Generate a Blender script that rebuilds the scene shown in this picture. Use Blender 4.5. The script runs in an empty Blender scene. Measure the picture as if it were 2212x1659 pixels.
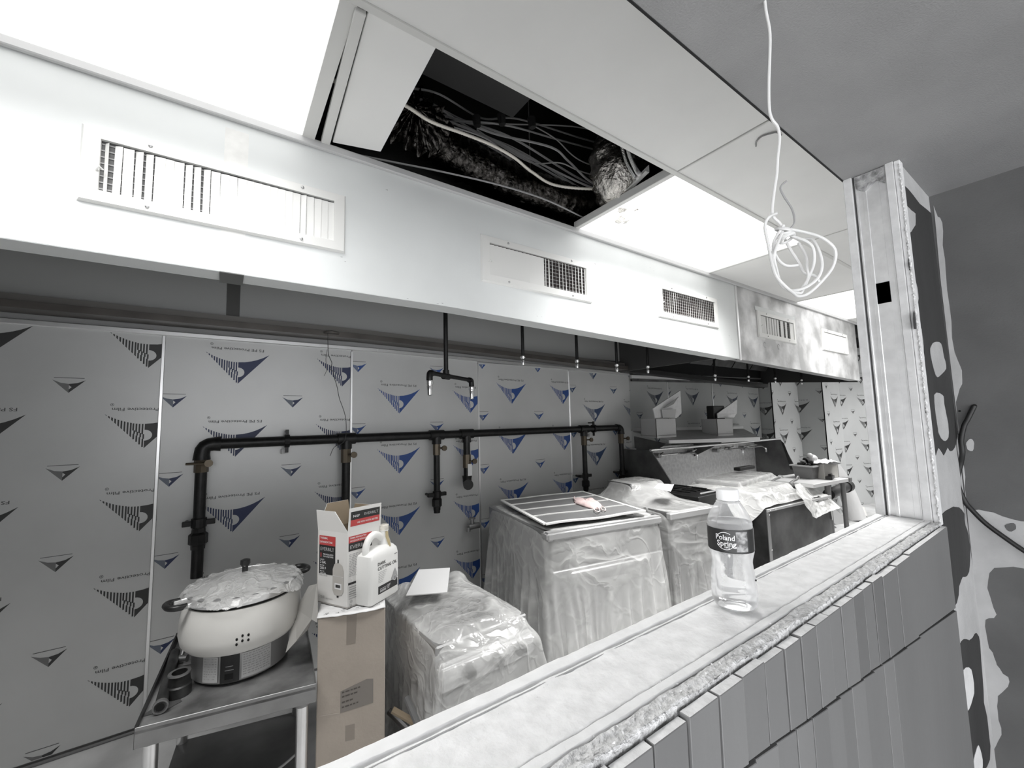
import bpy, bmesh, math, random
import numpy as np
from mathutils import Vector, Matrix, noise
random.seed(7)
SC = bpy.context.scene
COL = SC.collection
pi = math.pi
# ---------------------------------------------------------------- camera
H = 1.36
FPX, YAW, PITCH, ROLL = 896.12, 0.609525, 0.0899274, -0.0231149
cf = Vector((math.sin(YAW)*math.cos(PITCH), math.cos(YAW)*math.cos(PITCH), math.sin(PITCH)))
cr0 = Vector((math.cos(YAW), -math.sin(YAW), 0)); cu0 = cr0.cross(cf)
cr = cr0*math.cos(ROLL)+cu0*math.sin(ROLL); cu = -cr0*math.sin(ROLL)+cu0*math.cos(ROLL)
cam_d = bpy.data.cameras.new('camera'); cam = bpy.data.objects.new('camera', cam_d); COL.objects.link(cam)
M = Matrix.Identity(4)
for i in range(3):
    M[i][0] = cr[i]; M[i][1] = cu[i]; M[i][2] = -cf[i]
M[2][3] = H
cam.matrix_world = M
cam_d.sensor_fit = 'HORIZONTAL'; cam_d.sensor_width = 36; cam_d.lens = FPX/2212*36
cam_d.clip_start = 0.02
SC.camera = cam
# ---------------------------------------------------------------- world, exposure
w = bpy.data.worlds.new('world'); SC.world = w; w.use_nodes = True
w.node_tree.nodes['Background'].inputs[0].default_value = (.97, .98, 1, 1)
w.node_tree.nodes['Background'].inputs[1].default_value = 4.0
vs = SC.view_settings
vs.view_transform = 'Standard'; vs.look = 'None'; vs.gamma = 1; vs.use_curve_mapping = False
vs.exposure = 0.13
PANEL_LIGHT = 1.35
TROFFER_W = 18.0

def ray(x, y): return cr*((x-1106)/FPX)+cu*((829.5-y)/FPX)+cf
def PX(x, y, X): d = ray(x, y); d = d*(X/d[0]); return Vector((d[0], d[1], d[2]+H))
def PY(x, y, Y): d = ray(x, y); d = d*(Y/d[1]); return Vector((d[0], d[1], d[2]+H))
def PZ(x, y, Z): d = ray(x, y); d = d*((Z-H)/d[2]); return Vector((d[0], d[1], d[2]+H))
V = Vector
# ---------------------------------------------------------------- materials
MATS = {}
def mat(name, col, rough=.6, metal=0., var=0., scale=8., bump=0., bscale=60., stretch=None, detail=4, alpha=None, emit=None, spec=None, col2=None, lo=.35, hi=.65):
    if name in MATS: return MATS[name]
    m = bpy.data.materials.new(name); m.use_nodes = True; nt = m.node_tree; N = nt.nodes; L = nt.links
    b = N['Principled BSDF']
    if isinstance(col, (int, float)): col = (col, col, col)
    b.inputs['Base Color'].default_value = (*col, 1); b.inputs['Roughness'].default_value = rough; b.inputs['Metallic'].default_value = metal
    if spec is not None: b.inputs['Specular IOR Level'].default_value = spec
    tc = N.new('ShaderNodeTexCoord'); mp = N.new('ShaderNodeMapping'); L.new(tc.outputs['Object'], mp.inputs[0])
    if stretch: mp.inputs['Scale'].default_value = stretch
    if var or col2:
        n = N.new('ShaderNodeTexNoise'); n.inputs['Scale'].default_value = scale; n.inputs['Detail'].default_value = detail; L.new(mp.outputs[0], n.inputs['Vector'])
        r = N.new('ShaderNodeValToRGB'); L.new(n.outputs['Fac'], r.inputs[0])
        c2 = col2 if col2 else tuple(min(1, c*(1+var)) for c in col)
        c1 = col if col2 else tuple(c*(1-var) for c in col)
        if isinstance(c2, (int, float)): c2 = (c2,)*3
        r.color_ramp.elements[0].position = lo; r.color_ramp.elements[1].position = hi
        r.color_ramp.elements[0].color = (*c1, 1); r.color_ramp.elements[1].color = (*c2, 1)
        L.new(r.outputs[0], b.inputs['Base Color'])
    if bump:
        n2 = N.new('ShaderNodeTexNoise'); n2.inputs['Scale'].default_value = bscale; n2.inputs['Detail'].default_value = 6; L.new(mp.outputs[0], n2.inputs['Vector'])
        bp = N.new('ShaderNodeBump'); bp.inputs['Strength'].default_value = bump; bp.inputs['Distance'].default_value = .01
        L.new(n2.outputs['Fac'], bp.inputs['Height']); L.new(bp.outputs[0], b.inputs['Normal'])
    if emit:
        b.inputs['Emission Color'].default_value = (*emit[0], 1); b.inputs['Emission Strength'].default_value = emit[1]
    MATS[name] = m
    return m
def film_mat(name, lo, hi, col=.85, scale=9., bump=.6, rough=.14):
    m = bpy.data.materials.new(name); m.use_nodes = True; nt = m.node_tree; N = nt.nodes; L = nt.links
    b = N['Principled BSDF']; b.inputs['Base Color'].default_value = (col, col, col*.985, 1); b.inputs['Roughness'].default_value = rough
    b.inputs['Specular IOR Level'].default_value = .8
    out = N['Material Output']; mx = N.new('ShaderNodeMixShader'); tr = N.new('ShaderNodeBsdfTransparent')
    tc = N.new('ShaderNodeTexCoord')
    def crease(sc, dist, w0):
        n = N.new('ShaderNodeTexNoise'); n.inputs['Scale'].default_value = sc; n.inputs['Detail'].default_value = 2.5; n.inputs['Distortion'].default_value = dist; L.new(tc.outputs['Object'], n.inputs['Vector'])
        a = N.new('ShaderNodeMath'); a.operation = 'SUBTRACT'; a.inputs[1].default_value = .5; L.new(n.outputs['Fac'], a.inputs[0])
        c = N.new('ShaderNodeMath'); c.operation = 'ABSOLUTE'; L.new(a.outputs[0], c.inputs[0])
        r = N.new('ShaderNodeMapRange'); r.inputs[1].default_value = 0; r.inputs[2].default_value = w0; r.inputs[3].default_value = 1; r.inputs[4].default_value = 0; L.new(c.outputs[0], r.inputs[0])
        return r.outputs[0]
    c1 = crease(scale, .6, .05); c2 = crease(scale*2.7, .5, .07)
    n = N.new('ShaderNodeTexNoise'); n.inputs['Scale'].default_value = scale*.5; n.inputs['Detail'].default_value = 5; L.new(tc.outputs['Object'], n.inputs['Vector'])
    mr = N.new('ShaderNodeMapRange'); mr.inputs[1].default_value = .3; mr.inputs[2].default_value = .7; mr.inputs[3].default_value = lo; mr.inputs[4].default_value = hi
    L.new(n.outputs['Fac'], mr.inputs[0])
    ad = N.new('ShaderNodeMath'); ad.operation = 'MULTIPLY_ADD'; ad.inputs[1].default_value = .13; L.new(c1, ad.inputs[0]); L.new(mr.outputs[0], ad.inputs[2])
    ad2 = N.new('ShaderNodeMath'); ad2.operation = 'MULTIPLY_ADD'; ad2.inputs[1].default_value = .06; ad2.use_clamp = True; L.new(c2, ad2.inputs[0]); L.new(ad.outputs[0], ad2.inputs[2])
    L.new(ad2.outputs[0], mx.inputs[0]); L.new(tr.outputs[0], mx.inputs[1]); L.new(b.outputs[0], mx.inputs[2]); L.new(mx.outputs[0], out.inputs[0])
    hs = N.new('ShaderNodeMath'); hs.operation = 'MULTIPLY_ADD'; hs.inputs[1].default_value = .5; L.new(c2, hs.inputs[0]); L.new(c1, hs.inputs[2])
    bp = N.new('ShaderNodeBump'); bp.inputs['Strength'].default_value = bump; bp.inputs['Distance'].default_value = .012
    L.new(hs.outputs[0], bp.inputs['Height']); L.new(bp.outputs[0], b.inputs['Normal'])
    MATS[name] = m
    return m
white_film = mat('white_film', (.76, .78, .775), .42, 0, .03, 3, .05, 20, spec=.4)
lip_film = white_film
tape_m = mat('beige_tape', (.72, .72, .69), .5, 0, .05, 12)
steel = mat('brushed_steel', .42, .38, .9, .18, 3, .03, 200, stretch=(1, 1, 12))
dark_steel = mat('dark_steel', .16, .42, .8, .35, 3)
smudge_steel = mat('smudged_steel', .10, .42, .75, .6, 3.2, detail=6)
galv = mat('galvanised_steel', .88, .42, 1., .06, 30, .03, 90, detail=6)
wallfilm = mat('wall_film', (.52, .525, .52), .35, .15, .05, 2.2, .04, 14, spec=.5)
wallfilm_shaded = mat('wall_film_shaded', (.42, .43, .425), .45, .1, .06, 2.2, .04, 14)  # same film, shade of the alcove and pier sides put into a darker tone
wallfilm_lit = mat('wall_film_lit', (.66, .67, .67), .4, .05, .04, 2.2)  # same film, light on the far faces put into a paler tone
strip_m = mat('aluminium_strip', .78, .3, .8)
print_navy = mat('navy_print', (.02, .03, .085), .5)
print_blue = mat('blue_print', (.02, .065, .24), .5)
print_slate = mat('slate_print', (.1, .14, .22), .5)
print_grey = mat('charcoal_print', .035, .5)
print_mid = mat('mid_grey_print', .16, .5)
black = mat('black_ink', .02, .5)
hole_black = mat('black_void', .004, .9)
black_pipe = mat('black_iron', .012, .38, .2, .3, 30, .1, 120, spec=.4)
brass = mat('brass', (.25, .17, .08), .35, .9)
chrome = mat('chrome', .8, .12, 1)
tile_white = mat('ceiling_board', (.90, .90, .885), .75, 0, .02, 3)
bar_m = mat('white_grid_bar', (.75, .75, .73), .5)
greyceil = mat('grey_ceiling', .32, .9, 0, .06, 5, .15, 300)
wallgrey = mat('grey_board', .11, .9, 0, .10, 7, .15, 250)
compound = mat('joint_compound', .46, .85, 0, .10, 9, .2, 60)
compound_w = mat('pale_compound', .72, .85, 0, .07, 14, .2, 60)
rawboard = mat('raw_board', .033, .9, 0, .18, 9, .1, 200, stretch=(1, 1, .25))
dust = mat('white_dust', .90, .9, 0, .04, 40, .25, 45, detail=8)
dust2 = mat('dusty_plaster', .88, .95, 0, .07, 45, .35, 60, detail=8)
gypsum = mat('gypsum_crumb', .80, .95, 0, .2, 160, .9, 160)
tile_m = mat('grey_tile', .175, .5, 0, .08, 4, .05, 60, stretch=(1, 1, .3))
tile_m2 = mat('grey_tile_light', .195, .5, 0, .08, 4, .05, 60, stretch=(1, 1, .3))
tile_m3 = mat('grey_tile_dark', .152, .5, 0, .08, 4, .05, 60, stretch=(1, 1, .3))
grout = mat('dark_gap', .07, .9)
tile_edge = mat('white_tile_edge', .82, .8, 0, .08, 60, .3, 90)
floor_m = mat('concrete_floor', .54, .8, 0, .25, 3, .1, 40)
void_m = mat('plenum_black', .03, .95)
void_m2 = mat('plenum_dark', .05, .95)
foil = mat('foil', (.80, .77, .73), .22, 1, .15, 22, .9, 60)
foil_d = mat('dull_foil', (.07, .066, .062), .16, 1., .8, 60, .7, 55)
cable_m = mat('dark_cable', .40, .5)
cable_l = mat('light_cable', (.62, .60, .56), .5, 0, .2, 90)
white_wire = mat('white_wire', (.70, .70, .69), .5)
lightpanel = mat('light_diffuser', .9, .6, emit=((1., .995, .985), PANEL_LIGHT))
vent_m = mat('white_enamel', (.78, .78, .76), .4)
vent_d = mat('vent_shadow', (.05, .04, .04), .7)
carton = mat('brown_cardboard', (.42, .37, .32), .85, 0, .06, 6, .1, 80)
carton_in = mat('cardboard_inside', (.25, .20, .14), .9, 0, .08, 6)
carton_g = mat('grey_cardboard', (.40, .39, .37), .85, 0, .06, 6)
pack_tape = mat('packing_tape', (.27, .235, .2), .3)
white_card = mat('white_card', (.74, .73, .71), .6, 0, .02, 5)
red_ink = mat('red_ink', (.5, .06, .06), .5)
grey_ink = mat('grey_ink', .38, .6)
tank_grey = mat('tank_print', (.50, .48, .45), .6)
jug_m = mat('white_plastic', (.84, .84, .82), .35)
oil_stain = mat('oil_stain', (.48, .40, .24), .5)
cooker_w = mat('cream_enamel', (.74, .73, .70), .28, spec=.5)
alu = mat('aluminium', .78, .28, .9, .08, 6)
bakelite = mat('black_plastic', .015, .35)
paper = mat('white_paper', .78, .7)
pink = mat('pink_glove', (.76, .60, .58), .6, 0, .06, 12)
rubber = mat('black_rubber', .012, .5)
cap_m = mat('white_cap', .85, .4)
label_m = mat('dark_label', .03, .35)
label_g = mat('label_picture', .10, .4, col2=.38, scale=120, lo=.4, hi=.6)
poly_bag = film_mat('clear_film', .26, .55, .92, 2.6, .35, .1)
poly_thin = film_mat('thin_film', .20, .50, .90, 2.6, .35, .1)
poly_white = film_mat('milky_film', .24, .58, .95, 4, .4, .14)
poly_dense = film_mat('dense_film', .55, .88, .95, 4, .4, .2)
poly_cooker = film_mat('lid_film', .15, .42, .88, 8, .5, .08)
sink_m = mat('sink_steel', .70, .4, .45, .12, 30, .1, 60, detail=8)
seal_m = mat('pale_wood', .52, .7)

def glassy(name, ior, rough, col=(.97, .98, .98)):
    m = bpy.data.materials.new(name); m.use_nodes = True; b = m.node_tree.nodes['Principled BSDF']
    b.inputs['Base Color'].default_value = (*col, 1); b.inputs['Transmission Weight'].default_value = 1
    b.inputs['Roughness'].default_value = rough; b.inputs['IOR'].default_value = ior
    MATS[name] = m
    return m
water_m = glassy('water', 1.2, .0, (1, 1, 1))
def pet():
    m = bpy.data.materials.new('clear_pet'); m.use_nodes = True; nt = m.node_tree; N = nt.nodes; L = nt.links
    out = N['Material Output']; b = N['Principled BSDF']; b.inputs['Base Color'].default_value = (.9, .9, .9, 1); b.inputs['Roughness'].default_value = .08
    tr = N.new('ShaderNodeBsdfTransparent'); tr.inputs[0].default_value = (.97, .97, .97, 1); mx = N.new('ShaderNodeMixShader'); lw = N.new('ShaderNodeLayerWeight'); lw.inputs[0].default_value = .35
    mr = N.new('ShaderNodeMapRange'); mr.inputs[3].default_value = .2; mr.inputs[4].default_value = .8
    L.new(lw.outputs['Facing'], mr.inputs[0]); L.new(mr.outputs[0], mx.inputs[0]); L.new(tr.outputs[0], mx.inputs[1]); L.new(b.outputs[0], mx.inputs[2]); L.new(mx.outputs[0], out.inputs[0])
    return m
pet_m = pet()
# ---------------------------------------------------------------- builders
WLOC = {}
def wloc(o):
    return WLOC.get(o.name, V((0, 0, 0))) if o else V((0, 0, 0))
def tag(o, label=None, cat=None, group=None, kind=None):
    if label: o['label'] = label
    if cat: o['category'] = cat
    if group: o['group'] = group
    if kind: o['kind'] = kind
    return o
def thing(name, label, cat, loc, group=None):
    o = bpy.data.objects.new(name, None); o.empty_display_size = .05; COL.objects.link(o); o.location = V(loc)
    WLOC[o.name] = V(loc)
    return tag(o, label, cat, group)
def structure(name, loc=(0, 0, 0)):
    o = bpy.data.objects.new(name, None); o.empty_display_size = .05; COL.objects.link(o); o.location = V(loc); WLOC[o.name] = V(loc)
    o['kind'] = 'structure'
    return o
class MB:
    def __init__(s): s.v = []; s.f = []; s.m = []; s.X = None; s.mi = 0
    def add(s, vs, fs, mi=None):
        n = len(s.v); mi = s.mi if mi is None else mi
        for p in vs:
            p = V(p)
            s.v.append(s.X @ p if s.X else p)
        for f in fs: s.f.append([n+i for i in f]); s.m.append(mi)
        return s
    def box(s, a, b, mi=None):
        x0, y0, z0 = a; x1, y1, z1 = b
        return s.add([(x0, y0, z0), (x1, y0, z0), (x1, y1, z0), (x0, y1, z0), (x0, y0, z1), (x1, y0, z1), (x1, y1, z1), (x0, y1, z1)],
                     [(0, 3, 2, 1), (4, 5, 6, 7), (0, 1, 5, 4), (1, 2, 6, 5), (2, 3, 7, 6), (3, 0, 4, 7)], mi)
    def hexa(s, p, mi=None):  # 8 points: bottom 4 ccw, top 4 ccw
        return s.add(p, [(0, 3, 2, 1), (4, 5, 6, 7), (0, 1, 5, 4), (1, 2, 6, 5), (2, 3, 7, 6), (3, 0, 4, 7)], mi)
    def slab(s, quad, n, mi=None):  # quad + offset vector
        q = [V(p) for p in quad]; n = V(n)
        return s.hexa(q+[p+n for p in q], mi)
    def prism(s, poly, n, mi=None):  # polygon of 3-D points extruded along n
        k = len(poly); q = [V(p) for p in poly]; n = V(n)
        return s.add(q+[p+n for p in q], [tuple(range(k))[::-1], tuple(range(k, 2*k))]+[(i, (i+1) % k, k+(i+1) % k, k+i) for i in range(k)], mi)
    def tube(s, pts, r, n=10, caps=True, mi=None, closed=False):
        pts = [V(p) for p in pts]; k = len(pts); R = r if isinstance(r, (list, tuple)) else [r]*k
        t0 = (pts[1]-pts[0]).normalized(); a = t0.orthogonal().normalized(); vs = []
        for i, p in enumerate(pts):
            if closed: t = (pts[(i+1) % k]-pts[i-1])
            else: t = (pts[min(i+1, k-1)]-pts[max(i-1, 0)])
            t = t.normalized() if t.length > 1e-9 else t0
            a = (a-t*a.dot(t))
            a = a.normalized() if a.length > 1e-6 else t.orthogonal().normalized()
            b = t.cross(a)
            vs += [p+(a*math.cos(2*pi*j/n)+b*math.sin(2*pi*j/n))*R[i] for j in range(n)]
        fs = [(i*n+j, i*n+(j+1) % n, (i+1)*n+(j+1) % n, (i+1)*n+j) for i in range(k-1) for j in range(n)]
        if closed: fs += [((k-1)*n+j, (k-1)*n+(j+1) % n, (j+1) % n, j) for j in range(n)]
        elif caps: fs += [tuple(range(n))[::-1], tuple((k-1)*n+j for j in range(n))]
        return s.add(vs, fs, mi)
    def cyl(s, a, b, r, n=16, mi=None, r2=None): return s.tube([a, b], [r, r if r2 is None else r2], n, True, mi)
    def lathe(s, prof, c=(0, 0, 0), n=40, sx=1, sy=1, mi=None, caps=True, fn=None):
        c = V(c); vs = []; k = len(prof)
        for i, (r, z) in enumerate(prof):
            for j in range(n):
                th = 2*pi*j/n; rr = r*(fn(th, z) if fn else 1)
                vs.append(c+V((rr*math.cos(th)*sx, rr*math.sin(th)*sy, z)))
        fs = [(i*n+j, i*n+(j+1) % n, (i+1)*n+(j+1) % n, (i+1)*n+j) for i in range(k-1) for j in range(n)]
        if caps: fs += [tuple(range(n))[::-1], tuple((k-1)*n+j for j in range(n))]
        return s.add(vs, fs, mi)
    def sphere(s, c, r, n=10, sc=(1, 1, 1), mi=None):
        prof = [(max(1e-4, math.sin(pi*i/n))*r, -math.cos(pi*i/n)*r*sc[2]) for i in range(n+1)]
        return s.lathe(prof, c, n+2, sc[0], sc[1], mi)
    def grid(s, fn, nu, nv, mi=None):
        vs = [fn(i/nu, j/nv) for j in range(nv+1) for i in range(nu+1)]
        return s.add(vs, [(j*(nu+1)+i, j*(nu+1)+i+1, (j+1)*(nu+1)+i+1, (j+1)*(nu+1)+i) for j in range(nv) for i in range(nu)], mi)
    def build(s, name, mats, parent=None, smooth=False, bevel=0, seg=1, label=None, cat=None, group=None, kind=None, subsurf=0, solid=0, base=None):
        me = bpy.data.meshes.new(name)
        if parent is None and base is None:
            xs = [p.x for p in s.v]; ys = [p.y for p in s.v]; zs = [p.z for p in s.v]
            base = V(((min(xs)+max(xs))/2, (min(ys)+max(ys))/2, min(zs)))
        L = wloc(parent) if parent else V(base)
        me.from_pydata([tuple(p-L) for p in s.v], [], s.f)
        for m in (mats if isinstance(mats, (list, tuple)) else [mats]): me.materials.append(m)
        for p, mi in zip(me.polygons, s.m): p.material_index = mi
        me.validate()
        if bevel or smooth or True:
            bm = bmesh.new(); bm.from_mesh(me)
            if kind != 'open': bmesh.ops.recalc_face_normals(bm, faces=bm.faces)
            if bevel:
                es = [e for e in bm.edges if len(e.link_faces) == 2 and e.calc_face_angle(0) > .6]
                bmesh.ops.bevel(bm, geom=es, offset=bevel, segments=seg, affect='EDGES', clamp_overlap=True)
            bm.to_mesh(me); bm.free()
        if smooth:
            for p in me.polygons: p.use_smooth = True
            if smooth != 'all':
                try: me.set_sharp_from_angle(angle=math.radians(40))
                except Exception: pass
        o = bpy.data.objects.new(name, me); COL.objects.link(o)
        if parent: o.parent = parent; WLOC[o.name] = L
        else: o.location = base; WLOC[o.name] = V(base)
        if subsurf:
            md = o.modifiers.new('sub', 'SUBSURF'); md.levels = subsurf; md.render_levels = subsurf
        if solid:
            md = o.modifiers.new('thick', 'SOLIDIFY'); md.thickness = solid
        return tag(o, label, cat, group, kind if kind != 'open' else None)
def spline(pts, n=8):
    pts = [V(p) for p in pts]; out = []
    P = [pts[0]*2-pts[1]]+pts+[pts[-1]*2-pts[-2]]
    for i in range(1, len(P)-2):
        a, b, c, d = P[i-1:i+3]
        for k in range(n):
            t = k/n
            out.append(.5*((2*b)+(c-a)*t+(2*a-5*b+4*c-d)*t*t+(3*b-a-3*c+d)*t**3))
    out.append(pts[-1])
    return out
def rotbox(c, ang, mb):
    mb.X = Matrix.Translation(V(c)) @ Matrix.Rotation(ang, 4, 'Z'); return mb
# --- text and flat print
_tc = {}
def text_tris(s, size, bold=True):
    k = (s, bold)
    if k not in _tc:
        cu_ = bpy.data.curves.new('txt', 'FONT'); cu_.body = s; cu_.size = 1; cu_.resolution_u = 2
        if bold: cu_.offset = .012
        o = bpy.data.objects.new('txt', cu_); COL.objects.link(o)
        dg = bpy.context.evaluated_depsgraph_get(); dg.update(); e = o.evaluated_get(dg); me = e.to_mesh()
        vs = [(v.co.x, v.co.y) for v in me.vertices]; fs = [tuple(p.vertices) for p in me.polygons]
        e.to_mesh_clear(); bpy.data.objects.remove(o); bpy.data.curves.remove(cu_)
        _tc[k] = (vs, fs)
    vs, fs = _tc[k]
    return [[(vs[i][0]*size, vs[i][1]*size) for i in f] for f in fs]
def text_w(s, size): return max(p[0] for f in text_tris(s, size) for p in f)
class Print:
    """flat print: polygons in (u, v), laid on a surface by a mapping"""
    def __init__(s): s.p = []
    def poly(s, pts, mi=0): s.p.append((list(pts), mi)); return s
    def rect(s, u0, v0, u1, v1, mi=0): return s.poly([(u0, v0), (u1, v0), (u1, v1), (u0, v1)], mi)
    def text(s, t, u, v, size, mi=0, fit=None, flip=False, slant=0):
        tr = text_tris(t, size)
        wd = max(p[0] for f in tr for p in f); k = fit/wd if fit else 1
        for f in tr:
            q = [(a*k+b*slant, b) for a, b in f]
            if flip: q = [(-a, -b) for a, b in q]
            s.p.append(([(u+a, v+b) for a, b in q], mi))
        return s
    def disc(s, u, v, r, mi=0, n=20, ry=None): return s.poly([(u+r*math.cos(2*pi*i/n), v+(ry or r)*math.sin(2*pi*i/n)) for i in range(n)], mi)
    def ring(s, u, v, r, wd, mi=0, n=40, a0=0, a1=2*pi):
        for i in range(n):
            a = a0+(a1-a0)*i/n; b = a0+(a1-a0)*(i+1)/n
            s.poly([(u+r*math.cos(a), v+r*math.sin(a)), (u+(r+wd)*math.cos(a), v+(r+wd)*math.sin(a)), (u+(r+wd)*math.cos(b), v+(r+wd)*math.sin(b)), (u+r*math.cos(b), v+r*math.sin(b))], mi)
        return s
    def clip(s, u0, u1, v0, v1):
        def cl(p, ax, lim, sg):
            o = []
            for i in range(len(p)):
                a, b = p[i-1], p[i]; da = sg*(a[ax]-lim); db = sg*(b[ax]-lim)
                if (da >= 0) != (db >= 0):
                    t = da/(da-db); o.append((a[0]+(b[0]-a[0])*t, a[1]+(b[1]-a[1])*t))
                if db >= 0: o.append(b)
            return o
        out = []
        for p, mi in s.p:
            for ax, lim, sg in ((0, u0, 1), (0, u1, -1), (1, v0, 1), (1, v1, -1)):
                p = cl(p, ax, lim, sg)
                if len(p) < 3: break
            if len(p) >= 3: out.append((p, mi))
        s.p = out; return s
    def mb(s, fn):
        m = MB()
        for p, mi in s.p: m.add([fn(a, b) for a, b in p], [tuple(range(len(p)))], mi)
        return m
def plane_map(o, U, W_, off=.0008):
    o = V(o); U = V(U).normalized(); W_ = V(W_).normalized(); n = U.cross(W_)
    return lambda a, b: o+U*a+W_*b+n*off
# --- cloth by position-based dynamics
def drape(c, ang, size, n, boxes, z0, steps=110, iters=14, crumple=.06, seed=1, off=(0, 0), floor=0.0, pin=None, spheres=(), fric=.6):
    """sheet of given size released at height z0 over boxes (x0,x1,y0,y1,z0,z1 in the rotated local frame); returns world points grid"""
    rs = np.random.RandomState(seed); nx, ny = n
    gx, gy = np.meshgrid(np.linspace(-size[0]/2, size[0]/2, nx)+off[0], np.linspace(-size[1]/2, size[1]/2, ny)+off[1])
    P = np.stack([gx, gy, np.full_like(gx, z0)], -1); P[..., 2] += rs.rand(ny, nx)*.012
    Q = P.copy()
    def low(a):
        k = rs.rand(max(3, ny//a), max(3, nx//a)); yi = np.linspace(0, k.shape[0]-1.001, ny); xi = np.linspace(0, k.shape[1]-1.001, nx)
        y0 = yi.astype(int); x0 = xi.astype(int); fy = (yi-y0)[:, None]; fx = (xi-x0)[None]
        return (k[y0][:, x0]*(1-fy)*(1-fx)+k[y0+1][:, x0]*fy*(1-fx)+k[y0][:, x0+1]*(1-fy)*fx+k[y0+1][:, x0+1]*fy*fx)
    cr_ = 1+crumple*(low(3)*.6+low(6)*1.1+low(13)*1.2-.7)
    dx = size[0]/(nx-1); dy = size[1]/(ny-1); cons = []
    def add(sa, sb, rest):
        cons.append((sa, sb, rest))
    S = slice
    for o in (0, 1):
        a = (S(None), S(o, nx-1, 2)); b = (S(None), S(o+1, nx, 2)); w_ = min(P[a].shape[1], P[b].shape[1]); a = (S(None), S(o, o+2*w_, 2)); b = (S(None), S(o+1, o+1+2*w_, 2)); add(a, b, dx*cr_[a])
        a = (S(o, ny-1, 2), S(None)); w_ = len(range(o, ny-1, 2)); b = (S(o+1, o+1+2*w_, 2), S(None)); a = (S(o, o+2*w_, 2), S(None)); add(a, b, dy*cr_[a])
    dd = math.hypot(dx, dy)
    for o in (0, 1):
        w_ = len(range(o, ny-1, 2))
        a = (S(o, o+2*w_, 2), S(0, nx-1)); b = (S(o+1, o+1+2*w_, 2), S(1, nx)); add(a, b, dd*cr_[a])
        a = (S(o, o+2*w_, 2), S(1, nx)); b = (S(o+1, o+1+2*w_, 2), S(0, nx-1)); add(a, b, dd*cr_[a])
    for st in range(steps):
        vel = (P-Q)*.965; Q = P.copy(); P = P+vel; P[..., 2] -= 9.8*.013**2
        for it in range(iters):
            for a, b, r in cons:
                d = P[b]-P[a]; l = np.sqrt((d*d).sum(-1))+1e-9; k = ((l-r)/l*.5)[..., None]*d*.9
                # a and b index disjoint points except for diagonal rows, good enough
                P[a] += k; P[b] -= k
            if it % 2 == 1 or it == iters-1:
                for (x0, x1, y0, y1, b0, b1) in boxes:
                    e = .006
                    x, y, z = P[..., 0], P[..., 1], P[..., 2]
                    ds = np.stack([x-(x0-e), (x1+e)-x, y-(y0-e), (y1+e)-y, (b1+e)-z], -1)
                    ins = (ds.min(-1) > 0) & (z > b0)
                    if ins.any():
                        k = ds.argmin(-1)
                        for j, (ax, sg, lim) in enumerate(((0, -1, x0-e), (0, 1, x1+e), (1, -1, y0-e), (1, 1, y1+e), (2, 1, b1+e))):
                            mm = ins & (k == j)
                            P[..., ax][mm] = lim
                            if j == 4:
                                Q[..., 0][mm] += (P[..., 0]-Q[..., 0])[mm]*fric*.3; Q[..., 1][mm] += (P[..., 1]-Q[..., 1])[mm]*fric*.3
                for (cx_, cy_, cz_, rr) in spheres:
                    d = P-np.array([cx_, cy_, cz_]); l = np.sqrt((d*d).sum(-1)); mm = l < rr
                    P[mm] = np.array([cx_, cy_, cz_])+d[mm]/l[mm][:, None]*rr
                P[..., 2] = np.maximum(P[..., 2], floor+.004)
    ca, sa = math.cos(ang), math.sin(ang)
    X = P[..., 0]*ca-P[..., 1]*sa+c[0]; Y = P[..., 0]*sa+P[..., 1]*ca+c[1]
    return np.stack([X, Y, P[..., 2]], -1)
def sheet_mb(P, keep=None):
    ny, nx = P.shape[:2]; m = MB(); idx = {}; vs = []; fs = []
    for j in range(ny-1):
        for i in range(nx-1):
            if keep and not keep((i+.5)/(nx-1)-.5, (j+.5)/(ny-1)-.5): continue
            f = []
            for a, b in ((j, i), (j, i+1), (j+1, i+1), (j+1, i)):
                if (a, b) not in idx: idx[(a, b)] = len(vs); vs.append(tuple(P[a, b]))
                f.append(idx[(a, b)])
            fs.append(f)
    return m.add(vs, fs)
#%%PART2
# ================================================================ SETTING
CEIL, HEAD, SILL, WB = 2.39, 1.995, 1.104, 2.64
# floor
fl = MB(); fl.box((-3, .36, -.06), (10, 3.3, 0)); fl.build('floor', floor_m, kind='structure')
fl = MB(); fl.box((-3, -3, -.06), (1.75, .36, 0)); fl.build('floor', floor_m, kind='structure')
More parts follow.
